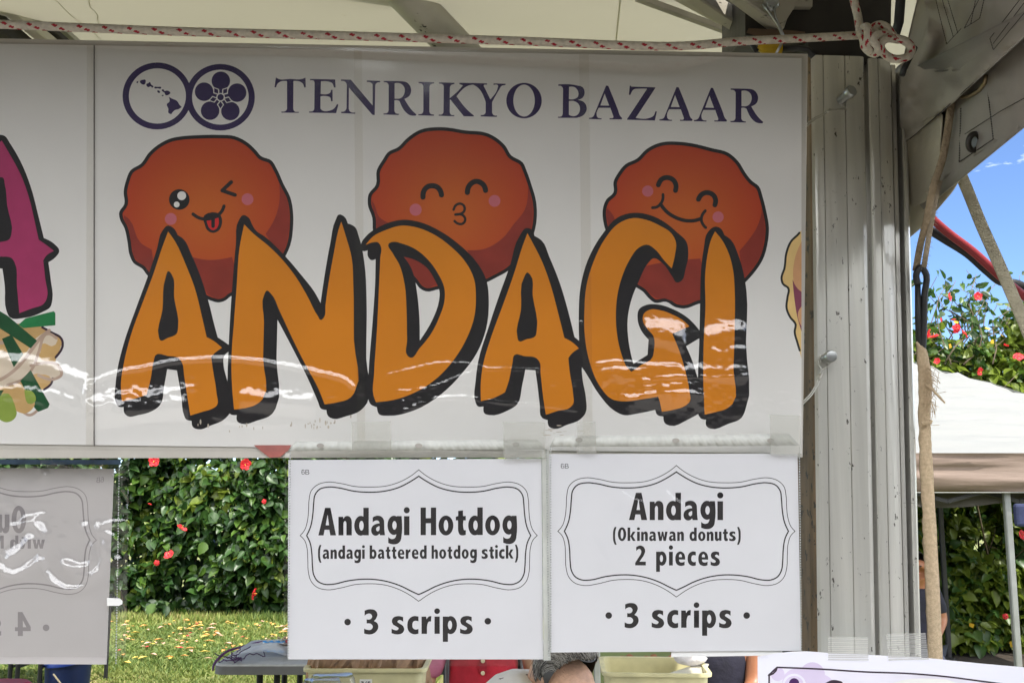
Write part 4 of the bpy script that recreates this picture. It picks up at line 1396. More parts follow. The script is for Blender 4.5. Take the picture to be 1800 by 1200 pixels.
art.ink('black', ST("430,460 470,510 530,550 600,572 660,572 705,560", b3, 25), ST("447,395 445,430 430,460 405,480 375,485", b3, 20), ST("735,505 712,540 708,570 720,600 738,620", b3, 20))
# the hot dog at the page edge
h6 = dict(ox=1180, oy=380, sc=3.158)
hl = "735,60 705,100 665,140 640,200 628,290 612,345 620,375 650,400 645,450 640,510 660,560 690,600 685,640 700,700 735,810"
art.ink('bun', [p for p in TR("722,78c " + hl[7:-8] + " 722,790c", **h6)])
art.ink('sausage', TR("723,140c 690,220 676,300 690,440 723,620c", **h6))
art.ink('onion', TR("673,350c 700,400 723,420c 723,640c 700,560 685,470", **h6))
art.ink('sausage', TR("723,500c 705,530 712,590 723,610c", **h6))
hs = [p for p in TR(hl, closed=False, sub=5, **h6) if p[0] < X1 - 1.8]
art.ink('black', stroke(hs, 3.8))
# the big drawn word
w1, w2, w3, w4, w5, w6 = dict(ox=200, oy=380, sc=3.158), dict(ox=400, oy=370, sc=3.077), dict(ox=630, oy=370, sc=3.075), dict(ox=830, oy=390, sc=3.2417), dict(ox=1010, oy=360, sc=3.0), dict(ox=1180, oy=380, sc=3.158)
LB = [("300,52 330,65 355,105c 385,125 430,210 480,330 525,470 560,610 577,672c 605,690 640,715c 640,750c 616,770 610,830 628,905 642,1000 645,1090 615,1125 540,1160 470,1182 440,1170 432,1135c 400,1125 390,1105 375,1000 350,855c 297,848c 280,940 255,1050 210,1082 140,1102 75,1108 58,1090 55,1058c 25,1055 12,1035 10,930 20,850 60,690 120,520 190,330 240,180 270,80", w1),
      ("85,25 110,35 130,70c 155,110 200,140 310,245 400,350 470,440 503,500c 525,350 555,180 585,50 602,22 628,30 650,70c 690,90 710,140 740,280 752,480 750,800 755,1040 720,1080 640,1112 570,1125 543,1110 535,1078c 505,1070 490,1035 440,920 360,760 270,590c 265,800 260,1070 240,1100 160,1135 75,1152 53,1140 50,1105c 15,1100 2,1070 0,900 5,750 15,560 30,350 45,180 62,50", w2),
      ("15,180 40,140 110,90 240,50 330,62 440,110 540,180 640,280 690,370 705,500 690,640 640,770 560,880 450,990 300,1080 160,1108 112,1100 100,1062c 65,1045 52,1010 55,880 75,620 90,400 93,262c 70,268 55,255 50,215c 22,218", w3),
      ("310,35 340,45 355,80c 395,105 440,200 500,350 550,520 583,655c 612,680 640,715c 630,790c 625,830 630,900 648,1000 645,1090 615,1125 540,1155 470,1178 438,1165 430,1128c 398,1115 385,1040 372,930 360,845c 303,840c 285,930 255,1040 200,1075 100,1100 70,1090 65,1050c 30,1048 20,1030 20,900 35,790 90,610 150,430 215,250 270,80", w4),
      ("310,42 400,55 480,95 540,145 590,195 600,250 585,340 562,402 540,410 515,378 460,305 415,282 390,305 340,400 300,500 280,600 285,720 310,838c 385,790c 390,710c 350,660 332,600 340,550 380,527 440,525 520,550 590,590 650,650 680,690c 588,745c 620,820 648,910c 690,910c 655,1100c 600,1130 500,1163 476,1150 468,1115c 435,1105 425,1080c 330,1100 260,1108 210,1085 130,1000 62,890 35,850c 25,740 22,600 30,440 70,290 150,150 230,65", w5),
      ("245,58 270,65 295,105c 330,130 370,210 400,310 418,420 415,700 408,1085 390,1118 320,1150 215,1177 196,1165 193,1128c 165,1122 152,1105 148,900 155,700 160,480 165,300 180,180 205,85", w6)]
LF = [("302,85c 340,140 400,270 450,400 490,560 515,670c 560,695 600,730c 565,755 540,780c 550,850 570,980 572,1050 545,1068 490,1085 425,1105c 410,1010 390,880 378,810 360,787 300,775 232,770 222,800 205,900 182,990c 120,1010 45,1027c 40,920 55,820 95,660 160,480 220,320 270,170", "305,305 320,320 335,450 357,620 350,650 300,675 258,688 250,670 270,520 288,340", w1),
      ("90,75c 140,125 220,190 300,270 370,360 430,460 488,570 505,592 520,580 530,510 545,400 575,230 600,105 615,60c 640,140 672,260 680,400 683,700 685,985 665,1010 590,1037 525,1047c 490,960 420,830 350,690 280,540 235,450 212,433 200,450 197,600 192,800 188,1020 160,1045 90,1068 35,1075c 22,900 22,780 35,600 50,400 65,200", None, w2),
      ("40,185c 80,140 150,105 230,82 300,88 400,125 500,195 580,280 625,370 635,460 625,580 590,680 520,800 430,900 330,970 200,1020 95,1035c 82,1000 85,880 100,650 112,400 118,260 120,190 105,172 80,172", "163,180 185,170 240,180 310,210 380,270 430,340 465,420 465,490 440,570 390,670 330,745 282,795 266,785 263,700 260,540 250,400 220,290 185,230", w3),
      ("315,65c 345,120 400,230 450,370 490,520 525,660c 570,685 608,720c 565,752 548,775c 555,850 575,980 575,1035 555,1058 490,1075 420,1098c 405,1000 390,860 383,795 365,775 300,765 240,758 230,800 210,900 187,970c 120,1003 50,1020c 50,900 65,800 110,650 180,460 240,290 290,130", "315,288 330,300 345,420 368,620 360,650 310,668 265,678 258,660 278,500 298,310", w4),
      ("310,70 380,80 450,110 510,150 535,200 530,260 512,335c 470,290 430,240 380,210 340,225 290,290 250,380 225,480 218,580 225,690 245,780 280,860 300,880c 350,845 410,805 418,770 415,690 385,655 360,610 365,575 400,552 450,555 520,580 580,615 605,640c 560,660 515,680c 545,750 580,860 605,980 608,1035 580,1060 520,1080 460,1090c 450,1040 440,1010c 350,1025 250,1035 200,1025 130,950 80,830 55,700 52,560 62,430 100,300 160,180 230,100", None, w5),
      ("243,85c 280,130 320,210 343,300 352,420 352,600 345,850 340,1040 310,1065 250,1085 185,1100c 178,900 180,700 190,500 188,330 200,220 225,120", None, w6)]
for k, (s, tr) in enumerate(LB):
    ops = [(1, TR(s, sub=4, **tr))]
    if k == 2:
        ops.append((-1, TR("245,250c 300,265 370,310 415,380 438,435 435,490 400,590 332,702c 328,550 315,430 300,350 280,300", sub=4, **tr)))
    art.ink('black', ops)
for s, h, tr in LF:
    ops = [(1, TR(s, sub=4, **tr))]
    if h: ops.append((-1, TR(h, sub=4, **tr)))
    art.ink('orange', ops)
# the left-hand page: end of another word and its drawing
v8, v7 = dict(ox=0, oy=530, sc=4.444), dict(ox=0, oy=220, sc=3.528)
def VP(s): return TR(s, sub=4, **v8)
art.ink('tan', VP("-420,300 -200,180 100,170 330,200 400,240 480,300 440,430 420,560 400,640 340,690 200,720 -100,800 -380,700"))
art.ink('tanpale', VP("-300,420 0,380 160,420 330,250 400,240 450,300 300,420 470,520 460,600 290,560 120,640 -200,640"))
art.ink('tan', VP("330,330 420,350 462,330 430,425 320,400"))
art.ink('tan', VP("270,570c 400,605 400,640 350,680c 290,670"))
art.ink('plum', stroke(TR("330,200 400,240 480,290 490,320 435,435", closed=False, sub=4, **v8), 4.2))
art.ink('plum', stroke(TR("412,600 400,640 360,676 340,690", closed=False, sub=4, **v8), 4.0))
art.ink('strand', ST("-200,660 0,610 130,520 230,400 330,270 385,225", v8, 26), ST("60,650 200,590 260,510 300,400 380,250 440,285", v8, 22), ST("240,500 470,520 480,570 440,600 300,575", v8, 22), ST("180,860 230,885 285,855", v8, 22), ST("-80,320 20,320", v8, 30))
art.ink('green1', VP("-60,40c 60,110c 290,305c 240,365c -60,170c"), VP("15,290c 90,258c 182,410c 108,512c"), VP("158,618c 240,535c 388,800c 375,830c 300,860c 270,830c"), VP("-300,560c -60,700c 30,690c -10,760c -300,700c"))
art.ink('green2', VP("145,180c 200,130c 420,75c 433,90c 433,185c 180,207c"), VP("-260,160c -40,190c 0,220c -250,240c"))
art.ink('tan', VP("30,700c 190,682 272,800 200,872 120,850"))
art.ink('green3', VP("-20,760c 30,715 132,868c 120,905 50,942 -20,905c"), VP("190,690c 250,700 275,780 240,800"))
PT = lambda s: [((x / 3.158 + 200 - 295) * .94 + 3, (y / 3.158 + 380 - 407) * .94 + 247) for x, y in curve(toks(s), True, 4)]
art.ink('black', TR("-20,62 30,68 60,110 130,230 190,380 240,570 272,700c 335,735 368,780 345,818 300,850c 315,960 325,1080 310,1130 270,1155 150,1195 60,1190 40,1150 30,1000 15,890c -70,880c -95,1000 -120,1090 -200,1120 -300,1130 -345,1120 -350,1000 -320,820 -240,560 -150,320 -70,100", sub=4, **v7))
art.ink('magenta', (1, TR("10,95c 60,180 130,310 180,450 220,620 240,710c 290,745 335,780c 285,812 268,840c 280,950 290,1075 270,1108 200,1135 120,1165c 105,1000 90,850 75,827 0,815 -110,812 -125,850 -150,960 -180,1050c -240,1075 -310,1085c -318,980 -290,820 -215,570 -130,340 -55,170", sub=4, **v7)), (-1, TR("-5,325 15,325 30,370 45,500 70,680 60,705 0,725 -60,735 -68,715 -40,540 -20,360", sub=4, **v7)))
rnd = random.Random(5)
for k in range(40):                                                        # scuffs of dirt along the lower edge
    cx = rnd.choice((rnd.gauss(420, 45), rnd.gauss(555, 22), rnd.gauss(968, 22)))
    cy = 750 + (cx > 900) * 9 + rnd.gauss(0, 5) - (cx > 500) * (cx < 700) * 6
    w, h = rnd.uniform(.6, 1.8), rnd.uniform(1, 5)
    if cx > 900: w, h = h * 1.6, w * .6
    art.ink('dirt', ell(cx, cy, w, h, 8))
inks = dict(dirt=pm("dirt_smudge", (.50, .44, .36), .9, var=.2, scale=200), paper=PAPER, indigo=INDIGO, black=BLACK, cheek=CHEEK, white=WHITEINK, red=REDINK, bun=BUN, sausage=SAUSAGE, onion=ONION, orange=ORANGE, tan=TAN, tanpale=TANPALE, plum=PLUM, strand=STRAND, green1=GREEN1, green2=GREEN2, green3=GREEN3, magenta=PINKINK)
for k, c in enumerate(((362, 375), (792, 370), (1200, 395))):
    inks['dough%d' % k] = dough('dough_ink_%d' % k, c, BP, (.41, .042, .012), (.49, .105, .014))
    inks['rim%d' % k] = ink('dough_rim_ink_%d' % k, .235, .028, .017, .12)

banner = thing("banner", BP.hit(600, 800, -.006), "wide white laminated banner with purple heading, round dough faces and orange ANDAGI lettering", "banner")
art.mesh("printed_sheet", inks, BH(0.0), banner)
# stiff board behind the print, its edge showing all round
BOARD = pm("laminate_edge", (.50, .475, .43), .35, var=.10, scale=14, spec=.5, bump=.05, bscale=40)
bt = lambda x: 68 + x * .0190
bb = lambda x: 805 + x * -.0012
m = MB()
fr = [BP.hit(x, y, -.0015) for x, y in ((-240, bt(-240)), (1420, bt(1420)), (1411, bb(1411)), (-240, bb(-240)))]
bk = [p - BP.n * .005 for p in fr]
m.add(fr + bk, [(0, 1, 2, 3), (7, 6, 5, 4), (0, 4, 5, 1), (1, 5, 6, 2), (2, 6, 7, 3), (3, 7, 4, 0)])
m.build("backing_board", BOARD, banner)
# printed page seams, covered with tape
SEAM = film_mat("seam_tape", .02, .3, .3, (.995, .99, .98), .0)
for xa, xb, w in ((153, 153, 14), (622, 630, 14), (1018, 1027, 17)):
    m = MB()
    pts = [BP.hit(x, y, .0012) for x, y in ((xa, top(xa)), (xa + w, top(xa)), (xb + w - 2, bot(xb)), (xb - 2, bot(xb)))]
    m.add(pts + [p - BP.n * .0003 for p in pts], [(0, 1, 2, 3), (7, 6, 5, 4), (0, 4, 5, 1), (1, 5, 6, 2), (2, 6, 7, 3), (3, 7, 4, 0)])
    m.build("seam_tape", SEAM, banner)
m = MB()
m.tube([BP.hit(165.5 - (y > 500) * .0, y, .0013) for y in np.linspace(80, 784, 13)], .00055, 5)
m.build("page_edge", pm("page_edge_shadow_gap", (.10, .09, .085), .8), banner)

# clear film over the print: a real sheet with sag, creases and fine puckers
def ridge(X, Y, path, w, amp, seed=0, jit=1.5):
    """A crease along a path: height field added to the film."""
    H = np.zeros_like(X)
    P = np.array(curve([(x, y, False) for x, y in path], False, 8))
    best = np.full(X.shape, 1e9)
    for a, b in zip(P[:-1], P[1:]):
        bb = (X > min(a[0], b[0]) - 5 * w) & (X < max(a[0], b[0]) + 5 * w) & (Y > min(a[1], b[1]) - 5 * w) & (Y < max(a[1], b[1]) + 5 * w)
        if not bb.any(): continue
        d = b - a
        t = np.clip(((X[bb] - a[0]) * d[0] + (Y[bb] - a[1]) * d[1]) / (d @ d + 1e-9), 0, 1)
        dist = np.hypot(X[bb] - a[0] - t * d[0], Y[bb] - a[1] - t * d[1])
        best[bb] = np.minimum(best[bb], dist)
    best = best + jit * vnoise(X / 3.1, Y / 3.1, seed)
    return amp * np.exp(-(best / w) ** 2)


def ramp(X, Y, path, w, slope, seed=0, fade=10.0):
    """A lip of loose film: it leans back over W below the path, then drops away."""
    P = np.array(path, float)
    y0 = np.interp(X, P[:, 0], P[:, 1]) + 1.6 * vnoise(X / 3.5, Y / 3.5, seed) + 2.0 * vnoise(X / 17, Y / 30, seed + 1)
    ends = np.clip((X - P[0, 0]) / fade, 0, 1) * np.clip((P[-1, 0] - X) / fade, 0, 1)
    s = Y - y0
    u = np.clip(s / w, 0, 1)
    v = np.clip((s - w) / 30.0, 0, 1)
    h = slope * w * .00063 * (u - np.sin(2 * math.pi * u) / (2 * math.pi)) * (.5 + .5 * np.cos(math.pi * v))
    m_ = np.clip(1 - np.abs(s / w - .5) * 1.6, 0, 1)
    return ends * (h + m_ * (.00030 * vnoise(X / 8.0, Y / 4.5, seed + 2) + .00016 * vnoise(X / 4.2, Y / 3.4, seed + 3)))

def film_grid(name, mat, u, v, px, py, hfun, plane, base, parent):
    nx, ny = len(u), len(v)
    U, V = np.meshgrid(u, v, indexing='xy')
    X, Y = px(U, V), py(U, V)
    Hh = hfun(X, Y) + base
    dx, dy = (X - 900.0) / F, (600.0 - Y) / F
    D = np.array(FWD)[None, None] + dx[..., None] * np.array(RIGHT) + dy[..., None] * np.array(UP)
    n = np.array(plane.n)
    t = ((np.array(plane.p) - np.array(CAM)) @ n + 0) / (D @ n)
    C = np.array(CAM) + D * t[..., None] + n * Hh[..., None]
    return fast_mesh(name, C.reshape(-1, 3), grid_quads(nx, ny), mat, parent)


FILM = film_mat("clear_laminate", .115, .7, .13)
def banner_film(X, Y):
    h = .0006 * vnoise(X / 150, Y / 120, 3) + .00012 * vnoise(X / 40, Y / 34, 5)
    low = np.clip((Y - 560) / 220, 0, 1)
    # the lower part of the film bellies forward
    h = h + .0115 * np.sin(np.clip((Y - 480) / 330, 0, 1) * math.pi * .5) ** 2 * (0.8 + .35 * vnoise(X / 260, Y * 0 + 2.5, 8))
    # belly on the right half, over the last letters
    h = h + .0035 * np.exp(-((X - 1235) / 130) ** 2 - ((Y - 640) / 110) ** 2)
    band = 1.5 * np.exp(-((X - 225) / 75) ** 2 - ((Y - 690) / 24) ** 2) + np.exp(-((Y - 690 - 14 * np.sin(X / 90.0)) / 26) ** 2) + .8 * np.exp(-((X - 1190) / 110) ** 2 - ((Y - 640) / 90) ** 2)
    h = h + band * (.00034 * vnoise(X / 9, Y / 5.0, 11) + .00017 * vnoise(X / 4.5, Y / 3.4, 12))
    for k, (path, w, amp) in enumerate([
        ([(166, 676), (160, 690), (158, 702), (172, 712), (200, 706)], 6.5, .0036),
        ([(166, 676), (185, 664), (220, 653), (262, 646), (300, 637), (350, 632), (400, 631), (460, 636), (520, 646), (575, 658), (608, 668), (622, 680)], 2.8, .0018),
        ([(170, 700), (230, 692), (290, 690), (340, 680)], 6.0, .0012),
        ([(680, 660), (720, 650), (765, 640), (820, 640), (855, 646)], 2.0, .0006),
        ([(690, 690), (760, 680), (840, 652), (900, 648), (960, 652)], 2.0, .0006),
        ([(700, 728), (760, 702), (800, 697), (880, 706), (960, 712), (1010, 720)], 2.4, .0006),
        ([(1020, 566), (1032, 640), (1030, 690), (1034, 760)], 2.0, .0008),
        ([(1048, 640), (1090, 636), (1130, 640), (1190, 644)], 2.6, .0010),
        ([(1130, 668), (1190, 662), (1250, 664), (1310, 660)], 3.0, .0010),
        ([(1100, 700), (1160, 690), (1230, 692)], 3.0, .0010),
        ([(380, 730), (420, 742), (520, 744)], 3.0, .0006)]):
        h = h + ridge(X, Y, path, w, amp, 20 + k)
    for k, (path, w, sl) in enumerate([
        ([(-230, 620), (-60, 604), (40, 612), (100, 624), (140, 640), (166, 652)], 30, .122),
        ([(-230, 690), (-80, 677), (0, 671), (40, 670), (100, 680), (154, 692)], 16, .122),
        ([(156, 686), (175, 690), (215, 684), (270, 676), (340, 676)], 37, .122),
        ([(420, 672), (470, 674), (560, 684)], 28, .122),
        ([(1046, 638), (1150, 634), (1312, 636)], 18, .122),
        ([(1110, 658), (1180, 660), (1235, 658)], 24, .122),
        ([(1098, 690), (1160, 684), (1235, 684)], 16, .122),
        ([(1128, 546), (1150, 548), (1205, 560)], 40, .122),
        ([(1232, 566), (1270, 560), (1312, 556)], 28, .122),
        ([(1236, 604), (1275, 600), (1312, 598)], 19, .122)]):
        h = h + ramp(X, Y, path, w, sl, 50 + k * 3)
    return h


film_grid("laminate_film", FILM, np.arange(-232, 1416, 3.0), np.arange(0, 1.0001, 1 / 245.0),
          lambda U, V: U, lambda U, V: (74 + U * .0186) * (1 - V) + (788 + U * .009) * V, banner_film, BP, .0022, banner)
# red tape patch on the lower edge
m = MB()
rt = [BP.hit(x, y, .0006) for x, y in ((446, 782), (512, 782), (506, 792), (492, 803), (474, 804), (462, 795))]
m.add(rt + [p - BP.n * .0006 for p in rt], [tuple(range(6))] + [(i, (i + 1) % 6, 6 + (i + 1) % 6, 6 + i) for i in range(6)])
m.build("red_tape", pm("faded_red_tape", (.42, .13, .11), .6, var=.2, scale=60), banner)
# ------------------------------------------------------------------ price signs in plastic sleeves
FR_O = "997,70c 940,115 850,165 740,200 600,210 480,205 360,180 255,170 170,195 125,240 108,310 103,400 95,480 70,560 35,603c 70,640 90,700 97,800 102,900 125,975 170,1020 250,1042 360,1028 480,1000 590,993 720,1003 850,1045 940,1095 995,1135c"
FR_I = "997,122c 930,165 830,215 720,243 590,252 470,243 350,217 265,210 190,230 155,275 145,340 138,430 120,530 88,603c 115,660 130,750 135,850 145,920 175,970 230,997 300,997 420,970 530,957 620,957 740,975 860,1015 940,1055 995,1080c"


def frame_loop(s, dx=0, dy=0):
    h = [(x + dx, y + dy) for x, y in TR(s, ox=520, oy=810, sc=4.614, closed=False, sub=5)]
    mid = 736 + dx
    return h + [(2 * mid - x, y) for x, y in h[-2:0:-1]]


def line_loop(loop, w): return [(1, offset(loop, w / 2)), (-1, offset(loop, -w / 2))]


SLEEVE = film_mat("clear_sleeve", .045, .6, .05, (.985, .985, .985), .0)
STRIP = pm("milky_binding_strip", (.75, .76, .73), .35, var=.06, scale=60, transl=.25, alpha=.72)
TAPE = film_mat("clear_tape", .09, .5, .22, (.95, .95, .93), .14)
HOLE = pm("punched_hole", (.34, .32, .29), .8)


def slab(m, pts, plane, off, th, mi=0):
    a = [plane.hit(x, y, off) for x, y in pts]
    n = len(a)
    m.add(a + [p - plane.n * th for p in a], [tuple(range(n)), tuple(range(2 * n - 1, n - 1, -1))] + [(i, (i + 1) % n, n + (i + 1) % n, n + i) for i in range(n)], mi)


def sleeve_waves(seed, ridges, crinkle=0.0):
    def f(X, Y):
        h = .0011 * vnoise(X / 90, Y / 120, seed) + .0005 * vnoise(X / 38, Y / 60, seed + 1) + .00004 * vnoise(X / 9, Y / 12, seed + 2)
        for k, (p, w, a) in enumerate(ridges):
            h = h + ridge(X, Y, p, w, a, seed * 7 + k, 2.2 if crinkle else .8)
        if crinkle:
            near = np.exp(-((Y - 980) / 70) ** 2) + .4
            h = h + near * crinkle * (vnoise(X / 11, Y / 9, seed + 30) + .5 * vnoise(X / 5, Y / 4.5, seed + 31))
        return h
    return f


def price_sign(label, page, off, sleeve, strip, tapes, holes, paint, ridges, seed, sheet=SHEET, spare=None, inkmap=None, strip_on=True, film=None):
    o = thing("price_sign", BP.hit((page[0][0] + page[1][0]) / 2, page[2][1], off), label, "price sign", "printed price signs in plastic sleeves")
    a = Art()
    a.ink('sheet', page)
    paint(a)
    mats = dict(sheet=sheet, black=BLACK, **(inkmap or {}))
    a.mesh("page", mats, BH(off), o)
    m = MB()
    slab(m, page, BP, off - .0006, .0008)
    m.build("page_stack", pm("paper_back", (.74, .73, .72), .8, var=.03), o)
    if spare:
        m = MB()
        slab(m, spare, BP, off - .0020, .0004)
        m.build("spare_page", pm("spare_paper", (.80, .80, .80), .8, var=.03), o)
    (ax, ay), (bx, by), (cx, cy), (dx, dy) = sleeve
    nx, ny = int(abs(bx - ax) / 4), int(abs(dy - ay) / 4)
    sl = film_grid("plastic_sleeve", film or SLEEVE, np.linspace(0, 1, nx), np.linspace(0, 1, ny),
                   lambda U, V: (ax * (1 - U) + bx * U) * (1 - V) + (dx * (1 - U) + cx * U) * V,
                   lambda U, V: (ay * (1 - U) + by * U) * (1 - V) + (dy * (1 - U) + cy * U) * V, sleeve_waves(seed, ridges, .00035 if film else 0), BP, off + .0028, o)
    # welded side seams, dotted like sewing
    for e0, e1 in (((ax, ay), (dx, dy)), ((bx, by), (cx, cy))):
        m = MB()
        n = int(abs(e1[1] - e0[1]) / 4.6)
        for k in range(n):
            t = (k + .5) / n
            x, y = e0[0] + (e1[0] - e0[0]) * t, e0[1] + (e1[1] - e0[1]) * t
            s = 1 if e0[0] > (ax + bx) / 2 else -1
            m.ball(BP.hit(x - s * 2.2, y, off + .0034), (.0008, .0006, .0010), 4)
        m.build("welded_seam", pm("seam_dots", (.36, .37, .36), .3, var=.25, scale=300), sl)
    if strip_on:
        m = MB()
        xs = np.linspace(0, 1, 90)
        (sx0, sy0), (sx1, sy1), (sx2, sy2), (sx3, sy3) = strip
        vs, fs = [], []
        for i, t in enumerate(xs):
            wob = .0007 * math.sin(t * 190 + seed) + .0004 * math.sin(t * 83)
            for (p, q) in (((sx0, sy0), (sx1, sy1)), ((sx3, sy3), (sx2, sy2))):
                vs.append(BP.hit(p[0] + (q[0] - p[0]) * t, p[1] + (q[1] - p[1]) * t, off + .0042 + wob))
        fs = [(2 * i, 2 * i + 2, 2 * i + 3, 2 * i + 1) for i in range(len(xs) - 1)]
        m.add(vs, fs)
        st = m.build("binding_strip", STRIP, sl, smooth=True)
        md = st.modifiers.new("thickness", 'SOLIDIFY')
        md.thickness = .0004
        for x, y in holes:
            m = MB()
            slab(m, ell(x, y, 6.5, 4.2, 16), BP, off + .0056, .0004)
            m.build("punched_hole", HOLE, st)
    for q in tapes:
        m = MB()
        slab(m, q, BP, off + .0066, .0002)
        m.build("clear_tape", TAPE, o)
    return o


def paint1(a):
    a.ink('black', line_loop(frame_loop(FR_O), 1.3))
    a.ink('black', line_loop(frame_loop(FR_I), 2.3))
    write(a, 'black', "Andagi Hotdog", (559.5, 940.5), (908, 939.5), 48.5, .09, .33)
    write(a, 'black', "(andagi battered hotdog stick)", (559, 981.5), (911, 981), 23.5, .10, .29)
    write(a, 'black', "3 scrips", (640, 1113.5), (831, 1113), 44, .12, .40)
    a.ink('black', ell(611, 1092.5, 5.8), ell(857.5, 1091, 5.8))
    write(a, 'black', "6~B~", (530, 833.5), (543.5, 833.5), 8.4, .1)


def paint2(a):
    a.ink('black', line_loop(frame_loop(FR_O, 453, -7.5), 1.3))
    a.ink('black', line_loop(frame_loop(FR_I, 453, -7.5), 2.3))
    write(a, 'black', "Andagi", (1105.5, 913.5), (1271, 913.5), 48, .09, .3)
    write(a, 'black', "(Okinawan donuts)", (1077.5, 950), (1302, 950), 23.5, .10, .32)
    write(a, 'black', "2 pieces", (1116.5, 993), (1265.5, 993.5), 35, .13, .42)
    write(a, 'black', "3 scrips", (1098, 1102.5), (1286, 1102.5), 44, .12, .40)
    a.ink('black', ell(1070, 1081, 5.8), ell(1312.5, 1081, 5.8))
    write(a, 'black', "6~B~", (986, 823), (999.5, 823), 8.4, .1)


price_sign("price sign for the Andagi Hotdog, left of the two white signs under the banner",
           [(507, 808), (952, 806), (955, 1158), (505.5, 1158)], .020, [(508, 789), (963, 788), (967, 1159), (504.5, 1159)],
           [(520, 776), (945, 772), (962, 790), (508, 792)],
           [[(618, 742), (687, 740), (688, 790), (619, 791)], [(884, 741), (958, 742), (958, 806), (886, 808)]],
           [(563, 783), (736, 783), (907, 781)], paint1,
           [([(512, 800), (514, 840), (511, 900)], 5.0, 0.0032), ([(590, 900), (604, 930), (596, 985)], 9.0, 0.0026), ([(545, 860), (600, 850), (680, 878)], 4.0, 0.0012), ([(944, 800), (940, 860), (948, 940)], 6.0, 0.0032), ([(905, 810), (925, 870), (935, 960)], 4.0, 0.0014), ([(690, 1010), (712, 1060), (706, 1140)], 5.0, 0.0016), ([(850, 880), (870, 930), (880, 985)], 5.0, 0.0012)], 31)
price_sign("price sign for Andagi, Okinawan donuts, 2 pieces, right of the white pair",
           [(964, 797.5), (1402, 797), (1408, 1143), (963, 1146)], .0215, [(966, 782), (1407, 780), (1411, 1144), (966, 1147)],
           [(975, 766), (1386, 762), (1406, 783), (966, 785)],
           [[(1014, 742), (1047, 741), (1048, 796), (1015, 796)], [(1353, 728), (1407, 730), (1408, 800), (1355, 799)]],
           [(1018, 773), (1188, 774), (1355, 774)], paint2,
           [([(1085, 860), (1110, 876), (1125, 880)], 3.5, 0.0024), ([(1165, 862), (1172, 872), (1190, 884), (1194, 900)], 4.0, 0.0028), ([(1080, 892), (1072, 930), (1088, 985), (1100, 1040)], 5.0, 0.0020), ([(1040, 850), (1025, 900), (1060, 980)], 8.0, 0.0024), ([(1180, 1060), (1215, 1090), (1235, 1130)], 9.0, 0.0020), ([(1240, 872), (1255, 868), (1248, 886)], 3.0, 0.0020), ([(980, 1040), (990, 1090), (996, 1140)], 4.0, 0.0016)], 53,
           spare=[(1180, 1140), (1374, 1139), (1376, 1151), (1180, 1154)])


# the sign seen from behind at the left: its print shows through, reversed
GHOST = pm("print_showing_through", (.24, .22, .225), .8, var=.08)
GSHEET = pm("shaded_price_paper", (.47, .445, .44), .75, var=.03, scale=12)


def paint3(a):
    def fl(s): return [(2 * 736 - x - 775 , y + 8) for x, y in frame_loop(s)]
    a.ink('ghost', line_loop(fl(FR_O), 1.4))
    a.ink('ghost', line_loop(fl(FR_I), 2.6))
    write(a, 'ghost', "Ou", (-4, 936), (46, 936), 47, .09, .33, True)
    write(a, 'ghost', "with N", (-12, 963.5), (79, 963.5), 23, .10, .30, True)
    write(a, 'ghost', "4 s", (-20, 1117), (54, 1117), 43, .12, .42, True)
    a.ink('ghost', ell(81, 1102.5, 5.8))
    write(a, 'ghost', "6~B~", (169.5, 848), (182.5, 847), 9, .1, .2, True)


price_sign("greyish price sign seen from behind with reversed lettering, hanging left of the hedge gap",
           [(-250, 820), (200, 824), (187, 1167), (-250, 1165)], -.030, [(-250, 808), (212, 810), (206, 1167), (-250, 1166)],
           [], [], [], paint3,
           [([(-100, 838), (0, 828), (30, 822), (48, 824), (55, 838), (60, 842), (52, 822), (110, 823), (200, 828)], 2.7, 0.0032), ([(0, 933), (25, 925), (52, 912), (56, 910)], 4.1, 0.0032), ([(-20, 1010), (10, 1018), (25, 1012), (52, 990), (55, 960), (45, 930), (30, 925)], 9.5, 0.0060),
            ([(0, 990), (20, 975), (38, 955)], 12.2, 0.0060), ([(55, 990), (62, 1015), (90, 1042), (115, 1045), (145, 1030), (160, 1005), (165, 985), (158, 950), (155, 930)], 4.6, 0.0048), ([(132, 930), (138, 960), (142, 1000), (120, 1004), (95, 998)], 4.6, 0.0044), ([(100, 1005), (120, 1020), (148, 1015)], 10.8, 0.0044),
            ([(166, 930), (180, 926), (205, 924)], 3.5, 0.0032), ([(168, 942), (185, 952), (205, 965)], 2.7, 0.0026), ([(183, 840), (190, 860), (196, 880), (210, 905)], 2.7, 0.0030), ([(190, 990), (192, 1040), (190, 1064)], 4.1, 0.0036), ([(198, 825), (205, 870), (203, 930)], 3.0, 0.0032)], 77,
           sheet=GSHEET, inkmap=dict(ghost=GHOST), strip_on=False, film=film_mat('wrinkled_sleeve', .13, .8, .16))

greysign = [o for o in COL.objects if o.name.startswith("price_sign") and "greyish" in o.get("label", "")][0]
m = MB()
slab(m, [(-250, 806), (212, 808), (212, 816), (-250, 815)], BP, -.0255, .0004)
m.build("blue_tape", pm("blue_tape", (.10, .17, .30), .6, var=.3, scale=60), greysign)
m = MB()
slab(m, [(188, 1050), (210, 1051), (215, 1055), (215, 1061), (209, 1064), (188, 1064)], BP, -.0245, .0006)
m.build("white_tab", pm("white_tab", (.82, .82, .80), .3), greysign)

hot = [o for o in COL.objects if o.name.startswith("price_sign") and "Hotdog" in o.get("label", "")][0]
m = MB()
slab(m, [(952.5, 790), (965.5, 790), (968, 1160), (955.5, 1160)], BP, .0222, .0003)
m.build("side_strip", STRIP, hot)
